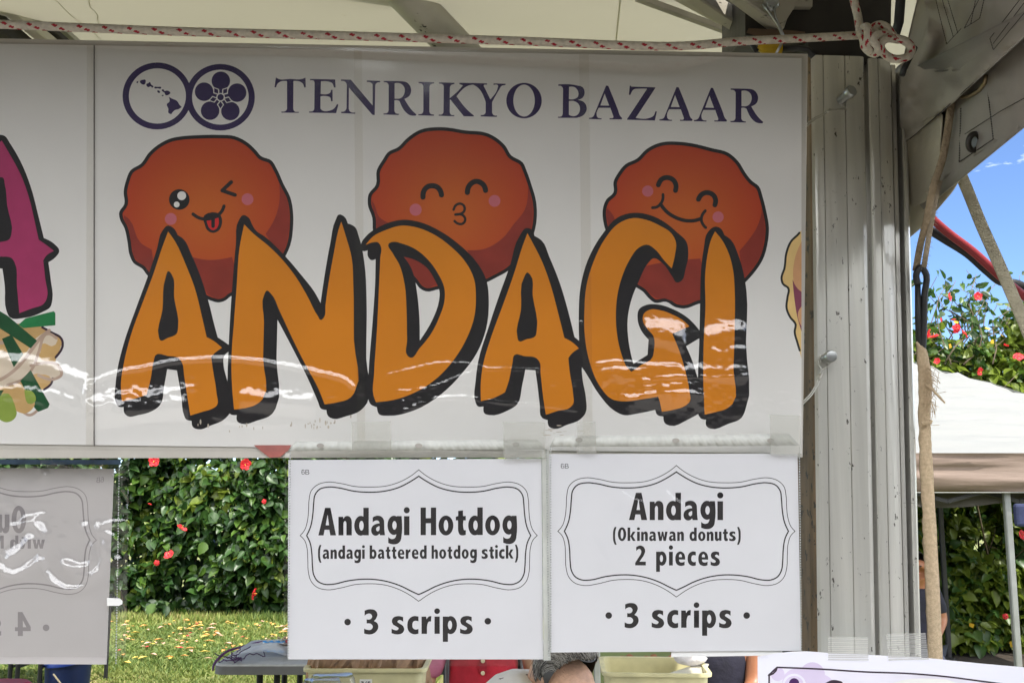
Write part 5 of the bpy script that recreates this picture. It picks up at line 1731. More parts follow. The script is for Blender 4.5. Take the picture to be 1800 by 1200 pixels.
# ------------------------------------------------------------------ the menu sheet taped to the pole, bottom right
LAV = pm("lavender_ink", (.62, .54, .72), .7, var=.06, scale=30)
LAV2 = pm("pale_lavender_ink", (.72, .70, .80), .7, var=.04, scale=30)
DPUR = pm("deep_purple_ink", (.05, .008, .085), .6, var=.1)
DLINE = pm("dark_violet_ink", (.030, .016, .030), .6, var=.1)
MSH = pm("menu_paper", (.74, .74, .83), .7, var=.02, scale=12)
menu = thing("menu_sheet", BP.hit(1520, 1300, .02), "pale lavender menu sheet with dark frame and purple crest, taped across the pole's foot", "menu sign")
def mplace(x, y):
    b = max(0.0, (x - 1560) / 300.0)
    return BP.hit(x, y, .024 + .012 * math.sin((x - 1330) / 130.0) * .4 - .05 * b * b)
a = Art()
tp = toks("1332,1153 1408,1144 1460,1147 1500,1149 1560,1152 1632,1156 1680,1161 1730,1166 1800,1172 1880,1180")
edge = curve(tp, False, 6)
low = [(x, y + 235) for x, y in edge[::-1]]
a.ink('sheet', edge + low)
fr_top = curve(toks("1366,1172c 1440,1175 1520,1180 1600,1183 1660,1188 1730,1197 1800,1206 1860,1213"), False, 6)
notch = [(1366, 1172), (1364, 1178), (1359, 1183), (1352, 1186), (1351, 1186)]
a.ink('pale', [(1353, 1187)] + [(x, y + 1) for x, y in fr_top] + [(1860, 1390), (1353, 1375)])
for x, y, r in ((1367, 1184, 12), (1400, 1199, 25), (1428, 1185, 22), (1442, 1210, 26), (1480, 1230, 30)):
    a.ink('lav', ell(x, y, r))
a.ink('pale', (1, ell(1396, 1204, 21)), (-1, ell(1396, 1204, 17)))
a.ink('pale', ell(1396, 1206, 13))
a.ink('purple', ell(1396, 1200, 9), ell(1380, 1212, 9), ell(1412, 1212, 9), ell(1386, 1228, 9), ell(1406, 1228, 9))
a.ink('line', stroke(notch + fr_top, 3.0))
a.ink('line', stroke([(1352, 1186), (1351, 1374)], 3.0))
a.ink('line', stroke(curve(toks("1478,1200c 1462,1198 1450,1206 1444,1222 1448,1240 1462,1250 1478,1248c"), False, 5), 7))
for x, y, r in ((1372, 1181, 10),): pass
a.mesh("printed_page", dict(sheet=MSH, pale=LAV2, lav=LAV, purple=DPUR, line=DLINE), mplace, menu)
m = MB()
n_ = len(edge)
f = [mplace(x, y) - BP.n * .0006 for x, y in edge + low]
k = len(f)
fs = [(i, i + 1, k - 2 - i, k - 1 - i) for i in range(n_ - 1)]
m.add(f, fs)
m.build("page_back", pm("paper_back", (.74, .73, .72), .8), menu)
RTAPE = film_mat("ribbed_tape", .10, .4, .3, (.93, .93, .90), .30)
for q in ([(1455, 1118), (1525, 1119), (1526, 1160), (1455, 1159)], [(1557, 1113), (1626, 1111), (1632, 1158), (1561, 1160)]):
    m = MB()
    for i in range(12):
        t0, t1 = i / 12, (i + .86) / 12
        def L4(t): return [(q[0][0] + (q[3][0] - q[0][0]) * t, q[0][1] + (q[3][1] - q[0][1]) * t), (q[1][0] + (q[2][0] - q[1][0]) * t, q[1][1] + (q[2][1] - q[1][1]) * t)]
        (p0, p1), (p2, p3) = L4(t0), L4(t1)
        ps = [mplace(*p) + BP.n * (.0010 + .0003 * (i % 2)) for p in (p0, p1, p3, p2)]
        m.add(ps, [(0, 1, 2, 3)])
    m.build("ribbed_tape", RTAPE, menu)

# ------------------------------------------------------------------ tables and what stands on them
TBL = pm("grey_table_plastic", (.40, .41, .42), .5, var=.10, scale=30, bump=.1, bscale=200)
TBLE = pm("table_edge_grey", (.16, .16, .165), .55, var=.1)
LEGB = pm("black_leg", (.012, .012, .014), .45)


def rect_loop(cx, cy, w, d, z, r, rot=0.0, n=5):
    pts = []
    for qx, qy, a0 in ((1, 1, 0), (-1, 1, 90), (-1, -1, 180), (1, -1, 270)):
        for i in range(n):
            a = math.radians(a0 + 90 * i / (n - 1))
            x, y = qx * (w / 2 - r) + r * math.cos(a), qy * (d / 2 - r) + r * math.sin(a)
            pts.append(Vector((cx + x * math.cos(rot) - y * math.sin(rot), cy + x * math.sin(rot) + y * math.cos(rot), z)))
    return pts


def loft(m, loops, mi=0, cap0=True, cap1=True):
    n = len(loops[0])
    vs = [p for l in loops for p in l]
    fs = [(i * n + j, i * n + (j + 1) % n, (i + 1) * n + (j + 1) % n, (i + 1) * n + j) for i in range(len(loops) - 1) for j in range(n)]
    if cap0: fs.append(tuple(range(n))[::-1])
    if cap1: fs.append(tuple(range((len(loops) - 1) * n, len(loops) * n)))
    m.add(vs, fs, mi)


def folding_table(x0, x1, y0, y1, h, label, leg_xs=None, topmat=None, edgemat=None):
    cx, cy, w, d = (x0 + x1) / 2, (y0 + y1) / 2, x1 - x0, y1 - y0
    t = thing("folding_table", (cx, cy, 0), label, "table")
    m = MB()
    loft(m, [rect_loop(cx, cy, w - .012, d - .012, h - .0, .05), rect_loop(cx, cy, w, d, h - .008, .055)], 0, True, False)
    loft(m, [rect_loop(cx, cy, w, d, h - .008, .055), rect_loop(cx, cy, w, d, h - .048, .055), rect_loop(cx, cy, w - .04, d - .04, h - .052, .045)], 1, False, True)
    m.build("tabletop", [topmat or TBL, edgemat or TBLE], t, smooth='auto')
    for lx in (leg_xs or (x0 + .22, x1 - .22)):
        for ly in (y0 + .10, y1 - .10):
            m = MB()
            m.tube([(lx, ly, h - .05), (lx, ly, .02), (lx, ly, 0)], .016, 10)
            m.build("leg", LEGB, t, smooth='auto')
        m = MB()
        m.tube([(lx, y0 + .12, .32), (lx, y1 - .12, .32)], .010, 8)
        m.build("stretcher", LEGB, t, smooth='auto')
    return t


xa = aty(382, 1165, 5.0).x
folding_table(xa, xa + 1.82, 4.92, 5.66, .742, "grey folding table on the lawn with a zip bag on its end", leg_xs=(aty(455, 1190, 5.0).x, aty(475, 1190, 5.0).x + .03, xa + 1.55))
folding_table(-1.15, 1.25, 3.02, 3.98, .762, "long serving table below the price signs that carries the yellow bins")
folding_table(-4.75, -3.42, 7.0, 8.35, .74, "dark legged table on the grass behind the greyish reversed sign", leg_xs=(aty(18, 1180, 7.1).x, aty(31, 1180, 7.1).x, aty(182, 1176, 8.2).x))

BINM = pm("cream_yellow_plastic", (.60, .555, .32), .42, var=.12, scale=14, spec=.4)
STK = pm("white_sticker", (.78, .78, .77), .6, var=.02)


def flat_text(parent, text, p0, ux, uz, wd, cap, nrm, name="lettering"):
    a = Art()
    W = 1000.0
    write(a, 'black', text, (0, 0), (wd * W, 0), cap * W, .1, .3)
    return a.mesh(name, dict(black=BLACK), lambda x, y: p0 + ux * (x / W) + uz * (-y / W) + nrm * .0006, parent)


def bin_box(cx, cy, z0, w, d, h, rot, label, sticker, sx, scap):
    b = thing("plastic_bin", (cx, cy, z0), label, "bin", "cream yellow bins of the serving table")
    m = MB()
    T_ = .004
    loft(m, [rect_loop(cx, cy, w * .90, d * .88, z0, .03, rot), rect_loop(cx, cy, w * .985, d * .98, z0 + h - .014, .03, rot), rect_loop(cx, cy, w * 1.05, d * 1.06, z0 + h - .012, .03, rot), rect_loop(cx, cy, w * 1.055, d * 1.065, z0 + h - .004, .03, rot), rect_loop(cx, cy, w * 1.05, d * 1.06, z0 + h, .03, rot),
              rect_loop(cx, cy, w * .97, d * .96, z0 + h - .001, .028, rot), rect_loop(cx, cy, w * .96, d * .95, z0 + h - .02, .028, rot), rect_loop(cx, cy, w * .88, d * .86, z0 + T_, .028, rot)], 0, True, True)
    m.build("bin_body", BINM, b, smooth='auto')
    ux, fy = Vector((math.cos(rot), math.sin(rot), 0)), Vector((math.sin(rot), -math.cos(rot), 0))
    c = Vector((cx, cy, z0 + h - .048)) + ux * sx + fy * (d * .98 / 2 + .001)
    m = MB()
    s = scap
    q = [c + ux * x * s[0] + Vector((0, 0, 1)) * z * s[1] + fy * .0015 for x, z in ((-.5, -.5), (.5, -.5), (.5, .5), (-.5, .5))]
    m.add(q + [p - fy * .006 for p in q], [(0, 1, 2, 3), (7, 6, 5, 4), (0, 4, 5, 1), (1, 5, 6, 2), (2, 6, 7, 3), (3, 7, 4, 0)])
    st = m.build("sticker", STK, b)
    flat_text(st, sticker, c - ux * s[0] * .40 - Vector((0, 0, s[1] * .22)) + fy * .0016, ux, Vector((0, 0, 1)), s[0] * .8, s[1] * .46, fy)
    return b


zt = .762
q1 = at(640, 1175, 3.30)
bin_box(q1.x, q1.y + .16, zt, .405, .30, q1.z - zt, 0.0, "cream yellow bin full of brown paper bags below the hotdog sign", "3/5", .005, (.042, .024))
q2 = at(1160, 1183, 3.32)
bin_box(q2.x, q2.y + .16, zt, .36, .30, q2.z - zt, math.radians(-3), "cream yellow bin with a plastic bag in it below the Andagi sign", "Andagi 4/5", -.012, (.086, .024))
# brown paper bags standing in the left bin
KRAFT = pm("kraft_paper", (.33, .20, .115), .8, var=.4, scale=14, bump=.4, bscale=40)
r_ = random.Random(31)
for i in range(17):
    x = q1.x - .18 + .36 * i / 16 + r_.uniform(-.008, .008)
    y = q1.y + .04 + r_.uniform(0, .18)
    h = r_.uniform(.045, .075)
    m = MB()
    lean, tw, wd = r_.uniform(-.5, .5), r_.uniform(-.9, .9), r_.uniform(.05, .09)
    vs = []
    for jz in range(6):
        z = q1.z - .13 + (h + .10) * jz / 5
        for jx in range(5):
            s = (jx - 2) / 4
            vs.append(Vector((x + lean * (z - q1.z) * .6 + s * wd * math.cos(tw), y + s * wd * math.sin(tw) + .008 * ((jx + jz) % 2) + .006 * r_.uniform(-1, 1), z + .008 * r_.uniform(-1, 1) * (jz > 3) - .010 * abs(s) * (jz == 5))))
    m.add(vs, [(a * 5 + b, a * 5 + b + 1, a * 5 + b + 6, a * 5 + b + 5) for a in range(5) for b in range(4)])
    o = m.build("paper_bag", KRAFT, None)
    md = o.modifiers.new("thickness", 'SOLIDIFY')
    md.thickness = .003
    tag(o, "creased brown paper bag standing on edge in the left yellow bin", "paper bag", "brown paper bags packed in the left bin")
# clear clamshell containers before the left bin
CLAM = film_mat("clear_container", .10, .8, .05, (.96, .96, .94), .03)
for i, (px, py, d, w, lab) in enumerate(((585, 1192, 3.12, .15, "clear plastic clamshell box in front of the left yellow bin, its top one"), (566, 1200, 3.06, .13, "clear plastic clamshell box lowest and leftmost before the left bin"))):
    c = at(px, py, d)
    m = MB()
    t = thing("clamshell_box", (c.x, c.y, zt), lab, "container", "clear clamshell boxes before the left bin")
    loft(m, [rect_loop(c.x, c.y, w * .82, .10, zt + .002, .02, .25), rect_loop(c.x, c.y, w, .125, c.z - .035, .02, .25), rect_loop(c.x, c.y, w * 1.06, .13, c.z - .033, .02, .25), rect_loop(c.x, c.y, w * 1.06, .13, c.z - .030, .02, .25)], 0, True, False)
    m.build("tray", CLAM, t, smooth='auto')
    m = MB()
    loft(m, [rect_loop(c.x, c.y, w * 1.06, .13, c.z - .028, .02, .25), rect_loop(c.x, c.y, w * .98, .12, c.z - .024, .02, .25), rect_loop(c.x, c.y, w * .9, .105, c.z + .004, .03, .25), rect_loop(c.x, c.y, w * .84, .095, c.z + .010, .03, .25), rect_loop(c.x, c.y, w * .6, .07, c.z + .008, .02, .25)], 0, False, True)
    m.build("lid", CLAM, t, smooth='auto')
# plastic bag, lid and dough behind the right bin
PBAG = pm("milky_plastic_bag", (.80, .78, .80), .3, var=.06, scale=40, bump=.8, bscale=60, transl=.35)
m = MB()
c = at(1214, 1156, 3.50)
m.ball(c, (.058, .045, .026), 14)
mm = m.build("plastic_bag", PBAG, None, smooth=True)
for v in mm.data.vertices:
    w = mnoise.noise(v.co * 38) * .010 + mnoise.noise(v.co * 90) * .005
    v.co += v.co.normalized() * w
tag(mm, "crumpled milky white plastic bag on the rim of the right yellow bin", "plastic bag")
m = MB()
q = [at(x, y, d) for x, y, d in ((1170, 1184, 3.36), (1232, 1186, 3.40), (1246, 1166, 3.52), (1232, 1164, 3.54))]
m.add(q + [p - Vector((0, 0, .004)) for p in q], [(0, 1, 2, 3), (7, 6, 5, 4), (0, 4, 5, 1), (1, 5, 6, 2), (2, 6, 7, 3), (3, 7, 4, 0)])
tag(m.build("frosted_cover", pm("frosted_plastic", (.62, .60, .50), .35, var=.06, transl=.3), None), "frosted plastic lid lying slanted inside the right yellow bin", "lid")
DOUGH = pm("fried_dough", (.20, .075, .025), .6, var=.35, scale=25, bump=.6, bscale=60)
tray = thing("tray", (aty(1140, 1160, 3.82).x, 3.84, zt), "dark tray of fried dough balls behind the right yellow bin", "tray")
m = MB()
tx = aty(1140, 1160, 3.82).x
loft(m, [rect_loop(tx, 3.86, .30, .16, zt, .02), rect_loop(tx, 3.86, .32, .18, zt + .19, .02), rect_loop(tx, 3.86, .31, .17, zt + .19, .02), rect_loop(tx, 3.86, .29, .15, zt + .15, .02)], 0, True, True)
m.build("tray_body", pm("dark_tray", (.03, .02, .018), .5), tray, smooth='auto')
for i in range(9):
    m = MB()
    c = Vector((tx - .125 + .031 * i, 3.83 + .035 * (i % 3), zt + .155 + .027))
    m.ball(c, (.022, .021, .027), 8)
    o = m.build("fried_dough_ball", DOUGH, None, smooth=True)
    for v in o.data.vertices: v.co += v.co.normalized() * mnoise.noise(v.co * 60 + Vector((i, 0, 0))) * .003
    tag(o, "brown fried dough ball piled in the dark tray behind the bin", "dough ball", "dough balls in the tray")

# zip bag and cords on the grey table
zb = thing("zip_bag", at(470, 1145, 5.25), "clear zip bag with purple cord edge and blue seal on the grey table's end", "zip bag")
FILMB = pm("zip_bag_plastic", (.80, .81, .82), .3, var=.1, scale=30, bump=.5, bscale=60, alpha=.38)
m = MB()
co = []
cN = at(470, 1152, 5.05)
tz = .745
for i in range(22):
    for j in range(14):
        s, t = i / 21, j / 13
        x = xa + .015 + .36 * s + .10 * t
        y = 5.0 + .5 * t
        hgt = .060 * math.sin(math.pi * s) ** .7 * math.sin(math.pi * (.25 + .65 * t)) + .008 * float(vnoise(np.array([s * 7.0]), np.array([t * 6.0]), 6)[0])
        co.append((x, y, tz + .004 + max(0, hgt)))
m.add(co, [(i * 14 + j, (i + 1) * 14 + j, (i + 1) * 14 + j + 1, i * 14 + j + 1) for i in range(21) for j in range(13)])
m.build("bag_film", FILMB, zb, smooth=True)
m = MB()
c_ = curve([(374, 1178, False), (376, 1168, False), (383, 1158, False), (396, 1146, False), (425, 1136, False), (462, 1127, False)], False, 6)
m.tube([at(x, y, 5.05 + .35 * i / len(c_)) for i, (x, y) in enumerate(c_)], [.004 + .006 * min(1, i / 12) for i in range(len(c_))], 8, flat=.35)
m.build("purple_edge", pm("purple_cord", (.075, .012, .085), .6, var=.2, scale=60), zb, smooth=True)
m = MB()
q = [at(x, y, d) for x, y, d in ((462, 1126, 5.02), (502, 1126, 5.04), (504, 1146, 4.99), (462, 1144, 4.97))]
m.add([q[0].lerp(q[1], i / 10).lerp(q[3].lerp(q[2], i / 10), j / 6) + Vector((0, 0, .004 * math.sin(i * 2.1 + j))) for i in range(11) for j in range(7)], [(i * 7 + j, (i + 1) * 7 + j, (i + 1) * 7 + j + 1, i * 7 + j + 1) for i in range(10) for j in range(6)], [1 if j in (0, 5) else 0 for i in range(10) for j in range(6)])
m.build("bag_seal", [pm("bag_white", (.66, .72, .80), .4), pm("seal_blue", (.06, .30, .72), .4)], zb, smooth=True)
r_ = random.Random(3)
m = MB()
for k in range(9):
    p = Vector((xa + .13 + r_.uniform(-.03, .03), 5.00 + r_.uniform(-.02, .02), tz + .012))
    pts = [p]
    a = r_.uniform(0, 6.28)
    for i in range(9):
        a += r_.uniform(-1.1, 1.1)
        pts.append(pts[-1] + Vector((math.cos(a) * .018, math.sin(a) * .012, r_.uniform(-.010, .014))))
        pts[-1].z = max(pts[-1].z, tz + .006)
    m.tube(pts, .0024, 6)
tag(m.build("cord_bundle", pm("purple_cords", (.05, .018, .075), .6, var=.3, scale=40), None, smooth=True), "tangled bundle of dark purple cords on the grey table", "cords")
dl = thing("dark_basket", at(505, 1160, 5.0), "dark brown basket heaped with red bits at the price sign's lower left edge", "basket")
c = at(520, 1158, 5.05)
m = MB()
loft(m, [rect_loop(c.x, c.y, .13, .13, .744, .05), rect_loop(c.x, c.y, .18, .17, .80, .06), rect_loop(c.x, c.y, .17, .16, .80, .06), rect_loop(c.x, c.y, .13, .12, .77, .05)])
m.build("basket_bowl", pm("dark_brown_weave", (.05, .025, .018), .7, var=.4, scale=60, bump=.8, bscale=90), dl, smooth='auto')
m = MB()
for k in range(40):
    m.ball(Vector((c.x + r_.gauss(0, .035), c.y + r_.gauss(0, .03), .795 + abs(r_.gauss(0, .018)))), r_.uniform(.006, .011), 4, mi=[0, 1, 2][k % 3])
m.build("contents", [pm("dried_red", (.32, .02, .03), .6, var=.3), pm("dried_brown", (.09, .04, .03), .7), pm("dried_tan", (.35, .26, .16), .7)], dl, smooth=True)

# blue bucket with its lid askew, red lid at the corner
BLUE = pm("blue_plastic", (.020, .055, .30), .38, var=.1, scale=10)
BLUED = pm("navy_plastic", (.012, .024, .10), .4, var=.15, scale=10)
bc = at(119, 1190, 7.0)
bk_ = thing("bucket", (bc.x, bc.y, 0), "dark blue plastic bucket with bright blue lid askew, standing on the lawn", "bucket")
m = MB()
m.lathe((bc.x, bc.y, 0), [(0, 0), (.135, 0), (.14, .01), (.158, .33), (.166, .335), (.168, .345), (.166, .352), (.158, .356), (.150, .352), (.140, .10), (0, .10)], 36)
m.build("bucket_body", BLUED, bk_, smooth='auto')
m = MB()
tl = Vector((-.13, -.10, 1)).normalized()
m.lathe((bc.x + .025, bc.y - .02, .350), [(0, .012), (.150, .012), (.160, .020), (.172, .020), (.176, .012), (.176, -.008), (.170, -.010), (.166, .006), (0, .002)], 36, axis=tl)
m.build("lid", BLUE, bk_, smooth='auto')
m = MB()
m.tube([at(94, 1184, 6.75), at(108, 1202, 6.70), at(122, 1222, 6.68)], .006, 6)
m.build("handle", pm("wood_stick", (.55, .45, .26), .6), bk_, smooth=True)
m = MB()
m.box(Vector((bc.x - .165, bc.y - .03, .32)), (.03, .05, .03))
m.build("lug", BLUED, bk_, bevel=.006)
rc = at(8, 1216, 4.2)
rl = thing("cooler", (rc.x, rc.y, 0), "red topped cooler at the lower left corner under the greyish sign", "cooler")
m = MB()
loft(m, [rect_loop(rc.x - .12, rc.y, .36, .28, 0, .04), rect_loop(rc.x - .12, rc.y, .38, .30, .70, .04)])
m.build("cooler_body", pm("cooler_white", (.6, .6, .6), .4), rl, smooth='auto')
m = MB()
loft(m, [rect_loop(rc.x - .12, rc.y, .40, .32, .702, .05), rect_loop(rc.x - .12, rc.y, .40, .32, rc.z - .0, .05), rect_loop(rc.x - .12, rc.y, .36, .28, rc.z + .03, .07)])
m.build("lid", pm("red_plastic", (.34, .006, .006), .35, var=.1), rl, smooth='auto')

# ------------------------------------------------------------------ people
SKIN1 = pm("light_brown_skin", (.46, .26, .165), .5, var=.08, scale=20, bump=.1, bscale=120)
SKIN2 = pm("fair_skin", (.56, .33, .215), .5, var=.16, scale=45, bump=.35, bscale=140)
SKIN3 = pm("brown_skin", (.30, .125, .065), .45, var=.08, scale=20, bump=.1, bscale=120)


def skin_mesh(name, pts, edges, radii, mat, parent, sub=2, root=0):
    me = bpy.data.meshes.new(name)
    me.from_pydata([tuple(p) for p in pts], edges, [])
    o = bpy.data.objects.new(name, me)
    COL.objects.link(o)
    sk = o.modifiers.new("skin", 'SKIN')
    sk.use_smooth_shade = True
    for i, r in enumerate(radii):
        d = me.skin_vertices[0].data[i]
        d.radius = (r, r) if not isinstance(r, tuple) else r
        d.use_root = i == root
    ss = o.modifiers.new("sub", 'SUBSURF')
    ss.levels = ss.render_levels = sub
    bpy.context.view_layer.update()
    dg = bpy.context.evaluated_depsgraph_get()
    nm = bpy.data.meshes.new_from_object(o.evaluated_get(dg))
    bpy.data.objects.remove(o)
    nm.name = name
    nm.materials.clear()
    nm.materials.append(mat)
    nm.polygons.foreach_set("use_smooth", [True] * len(nm.polygons))
    return link_mesh(name, nm, parent)


J = dict(pelvis=(0, .0, .50), belly=(0, .0, .66), spine=(0, .015, .80), chest=(0, .0, .96), neck=(0, -.01, 1.11), throat=(0, -.03, 1.17), chin=(0, -.065, 1.20), head=(0, -.045, 1.27), crown=(0, -.03, 1.335),
         sho_r=(-.155, .0, 1.045), elb_r=(-.225, -.05, .80), wri_r=(-.20, -.27, .79), sho_l=(.155, .0, 1.045), elb_l=(.225, -.05, .80), wri_l=(.20, -.27, .79),
         hip_r=(-.10, -.04, .47), kne_r=(-.13, -.42, .49), ank_r=(-.13, -.40, .09), toe_r=(-.13, -.54, .035), hip_l=(.10, -.04, .47), kne_l=(.13, -.42, .49), ank_l=(.13, -.40, .09), toe_l=(.13, -.54, .035))
RAD = dict(pelvis=(.16, .12), belly=(.14, .11), spine=(.14, .105), chest=(.145, .105), neck=.058, throat=.055, chin=.062, head=(.104, .114), crown=.088, sho=.056, elb=.042, wri=.028, hip=.085, kne=.06, ank=.038, toe=.035)


def limb(joint): return joint.split('_')[0]


def person(loc, rot, label, skin, tops, hair=None, pose=None, scale=1.0, bottoms=None, fixed=None, girth=None, head_k=1.0):
    """A seated figure: one continuous body, fingers of each hand, clothes as child meshes."""
    p = thing("person", loc, label, "person")
    jj = dict(J)
    jj.update(pose or {})
    R = Matrix.Rotation(rot, 3, 'Z')
    W = {k: Vector(loc) + R @ (Vector(v) * scale) for k, v in jj.items()}
    W.update(fixed or {})
    names = list(jj)
    E_ = [('pelvis', 'belly'), ('belly', 'spine'), ('spine', 'chest'), ('chest', 'neck'), ('neck', 'throat'), ('throat', 'chin'), ('throat', 'head'), ('head', 'crown')]
    for s in 'rl':
        E_ += [('chest', 'sho_' + s), ('sho_' + s, 'elb_' + s), ('elb_' + s, 'wri_' + s), ('pelvis', 'hip_' + s), ('hip_' + s, 'kne_' + s), ('kne_' + s, 'ank_' + s), ('ank_' + s, 'toe_' + s)]
    pts = [W[n] for n in names]
    RD = dict(RAD)
    RD.update(girth or {})
    for h_ in ('head', 'crown', 'chin'):
        RD[h_] = tuple(x * head_k for x in RD[h_]) if isinstance(RD[h_], tuple) else RD[h_] * head_k
    rad = [RD.get(n) or RD[limb(n)] for n in names]
    rad = [tuple(x * scale for x in r) if isinstance(r, tuple) else r * scale for r in rad]
    ed = [(names.index(a), names.index(b)) for a, b in E_]
    for s, sg in (('r', -1), ('l', 1)):                                 # palm, four fingers and a thumb
        w = W['wri_' + s]
        d = (w - W['elb_' + s]).normalized()
        side = d.cross(Vector((0, 0, 1))).normalized() * -sg
        dn = Vector((0, 0, -1))
        i0 = len(pts)
        pts.append(w + d * .055 * scale); rad.append(.026 * scale); ed.append((names.index('wri_' + s), i0))
        for f in range(4):
            b = w + d * .085 * scale + side * (.011 * (f - 1.5) * 1.5) * scale
            L = (.030, .036, .034, .026)[f] * scale
            k = len(pts)
            pts += [b, b + d * L + dn * .006, b + d * L * 1.6 + dn * .020, b + d * L * 1.9 + dn * .036]
            rad += [.0095 * scale, .0088 * scale, .008 * scale, .0065 * scale]
            ed += [(i0, k), (k, k + 1), (k + 1, k + 2), (k + 2, k + 3)]
        k = len(pts)
        b = w + d * .030 * scale - side * .026 * scale
        pts += [b, b + d * .026 - side * .016, b + d * .050 - side * .014 + dn * .012]
        rad += [.013 * scale, .0105 * scale, .008 * scale]
        ed += [(i0, k), (k, k + 1), (k + 1, k + 2)]
    skin_mesh("body", pts, ed, rad, skin, p, 2, names.index('pelvis'))

    def garment(name, chain, mat, grow=1.12, radii=None):
        nm = []
        for c in chain:
            for j in c:
                if j not in nm: nm.append(j)
        ps, ex = [], {}
        rs = []
        for j in nm:
            if isinstance(j, tuple):
                a, b, t = j
                ps.append(W[a].lerp(W[b], t))
                ra, rb = RD.get(a) or RD[limb(a)], RD.get(b) or RD[limb(b)]
                ra, rb = [x if not isinstance(x, tuple) else sum(x) / 2 for x in (ra, rb)]
                rs.append((ra + (rb - ra) * t) * grow * scale * 1.08)
            else:
                ps.append(W[j])
                r = RD.get(j) or RD[limb(j)]
                rs.append(tuple(x * grow * scale for x in r) if isinstance(r, tuple) else r * grow * scale)
        es = [(nm.index(a), nm.index(b)) for c in chain for a, b in zip(c, c[1:])]
        return skin_mesh(name, ps, es, rs, mat, p, 2, 0)
    for name, chain, mat, grow in tops:
        garment(name, chain, mat, grow)
    if bottoms:
        garment("trousers", [['pelvis', 'hip_r', 'kne_r', ('kne_r', 'ank_r', .85)], ['pelvis', 'hip_l', 'kne_l', ('kne_l', 'ank_l', .85)]], bottoms, 1.10)
    scale = scale * head_k
    head, up, fw = W['head'], (W['crown'] - W['throat']).normalized(), None
    fw = (W['chin'] - W['throat'])
    fw = (fw - up * fw.dot(up)).normalized()
    sd = up.cross(fw).normalized()
    hc = head + up * .012 * scale
    EYEM, LIP = pm("eye_white_dark", (.05, .035, .03), .2), pm("lips", (.38, .13, .11), .5)
    for s in (-1, 1):
        m = MB()
        m.ball(hc + fw * .080 * scale + sd * s * .031 * scale - up * .002, (.011 * scale, .011 * scale, .007 * scale), 6)
        m.build("eye", EYEM, p, smooth=True)
        m = MB()
        m.ball(hc + sd * s * .082 * scale - up * .004 - fw * .004, (.010 * scale, .018 * scale, .030 * scale), 6)
        m.build("ear", skin, p, smooth=True)
    m = MB()
    m.tube([hc + fw * .083 * scale + up * .005, hc + fw * .100 * scale - up * .020 * scale, hc + fw * .108 * scale - up * .034 * scale, hc + fw * .088 * scale - up * .042 * scale], [.006, .010, .014, .010], 8)
    m.build("nose", skin, p, smooth=True)
    m = MB()
    m.tube([hc + fw * .080 * scale - up * .066 * scale + sd * x * .026 * scale - fw * abs(x) * .008 for x in (-1, -.4, .4, 1)], [.002, .006, .006, .002], 6)
    m.build("mouth", LIP, p, smooth=True)
    if hair:
        m = MB()
        vs, fs = [], []
        nu, nv = 72, 36
        for i in range(nv + 1):
            th = math.radians(118) * i / nv
            for j in range(nu):
                a = 2 * math.pi * j / nu
                d = up * math.cos(th) + (fw * math.cos(a) + sd * math.sin(a)) * math.sin(th)
                vs.append(hc + up * .012 + (up * d.dot(up) * .112 + fw * d.dot(fw) * .104 + sd * d.dot(sd) * .094) * scale)
        for i in range(nv):
            for j in range(nu):
                th, a = math.radians(118) * (i + .5) / nv, 2 * math.pi * (j + .5) / nu
                fz = math.cos(a) * math.sin(th)
                if fz > .16 + .22 * max(0, math.cos(th) - .3) and math.cos(th) < .84 or math.cos(th) < -.15 and fz > -.25: continue           # leaves the face free
                fs.append((i * nu + j, i * nu + (j + 1) % nu, (i + 1) * nu + (j + 1) % nu, (i + 1) * nu + j))
        m.add(vs, fs)
        ho = m.build("hair", hair[0], p, smooth=True)
        if len(hair) > 1:
            r = random.Random(9)
            m = MB()
            for k in range(2600):
                be = math.radians(r.uniform(-66, 66))
                f0 = math.radians(r.uniform(38, 150))
                ln = math.radians(r.uniform(40, 85))
                sw = math.radians(r.uniform(-10, 24)) * (1 if be > 0 else -1)
                lift = 1.012 + .03 * r.random() ** 2
                fly = .10 * r.random() if k % 16 == 0 else 0
                pts_ = []
                for i in range(8):
                    t = i / 7
                    f_, b_2 = f0 + ln * t, be + sw * t
                    d = (fw * math.cos(f_) + up * math.sin(f_)) * math.cos(b_2) + sd * math.sin(b_2)
                    if d.dot(fw) > .20 + .5 * max(0, d.dot(up) - .5) and d.dot(up) < .85: continue
                    pts_.append(hc + up * .012 + (up * d.dot(up) * .112 + fw * d.dot(fw) * .104 + sd * d.dot(sd) * .094) * scale * (lift + fly * t * t))
                if len(pts_) > 3:
                    fr = f0 < math.radians(85)
                    m.tube(pts_, [.0006] * (len(pts_) - 1) + [.0002], 3, mi=r.choice([0, 0, 1, 2, 2] if fr else [0, 0, 0, 1, 1, 1, 2]))
            m.build("hair_strands", [hair[0], hair[1], hair[2]], ho, smooth=True)
    return p, W, dict(fw=fw, up=up, sd=sd, hc=hc)


def project(o, p, d):
    """Where a line from p along d meets object o (given in the world)."""
    w = wloc(o)
    ok, loc, _n, _i = o.ray_cast(Vector(p) - w, Vector(d))
    return loc + w if ok else None


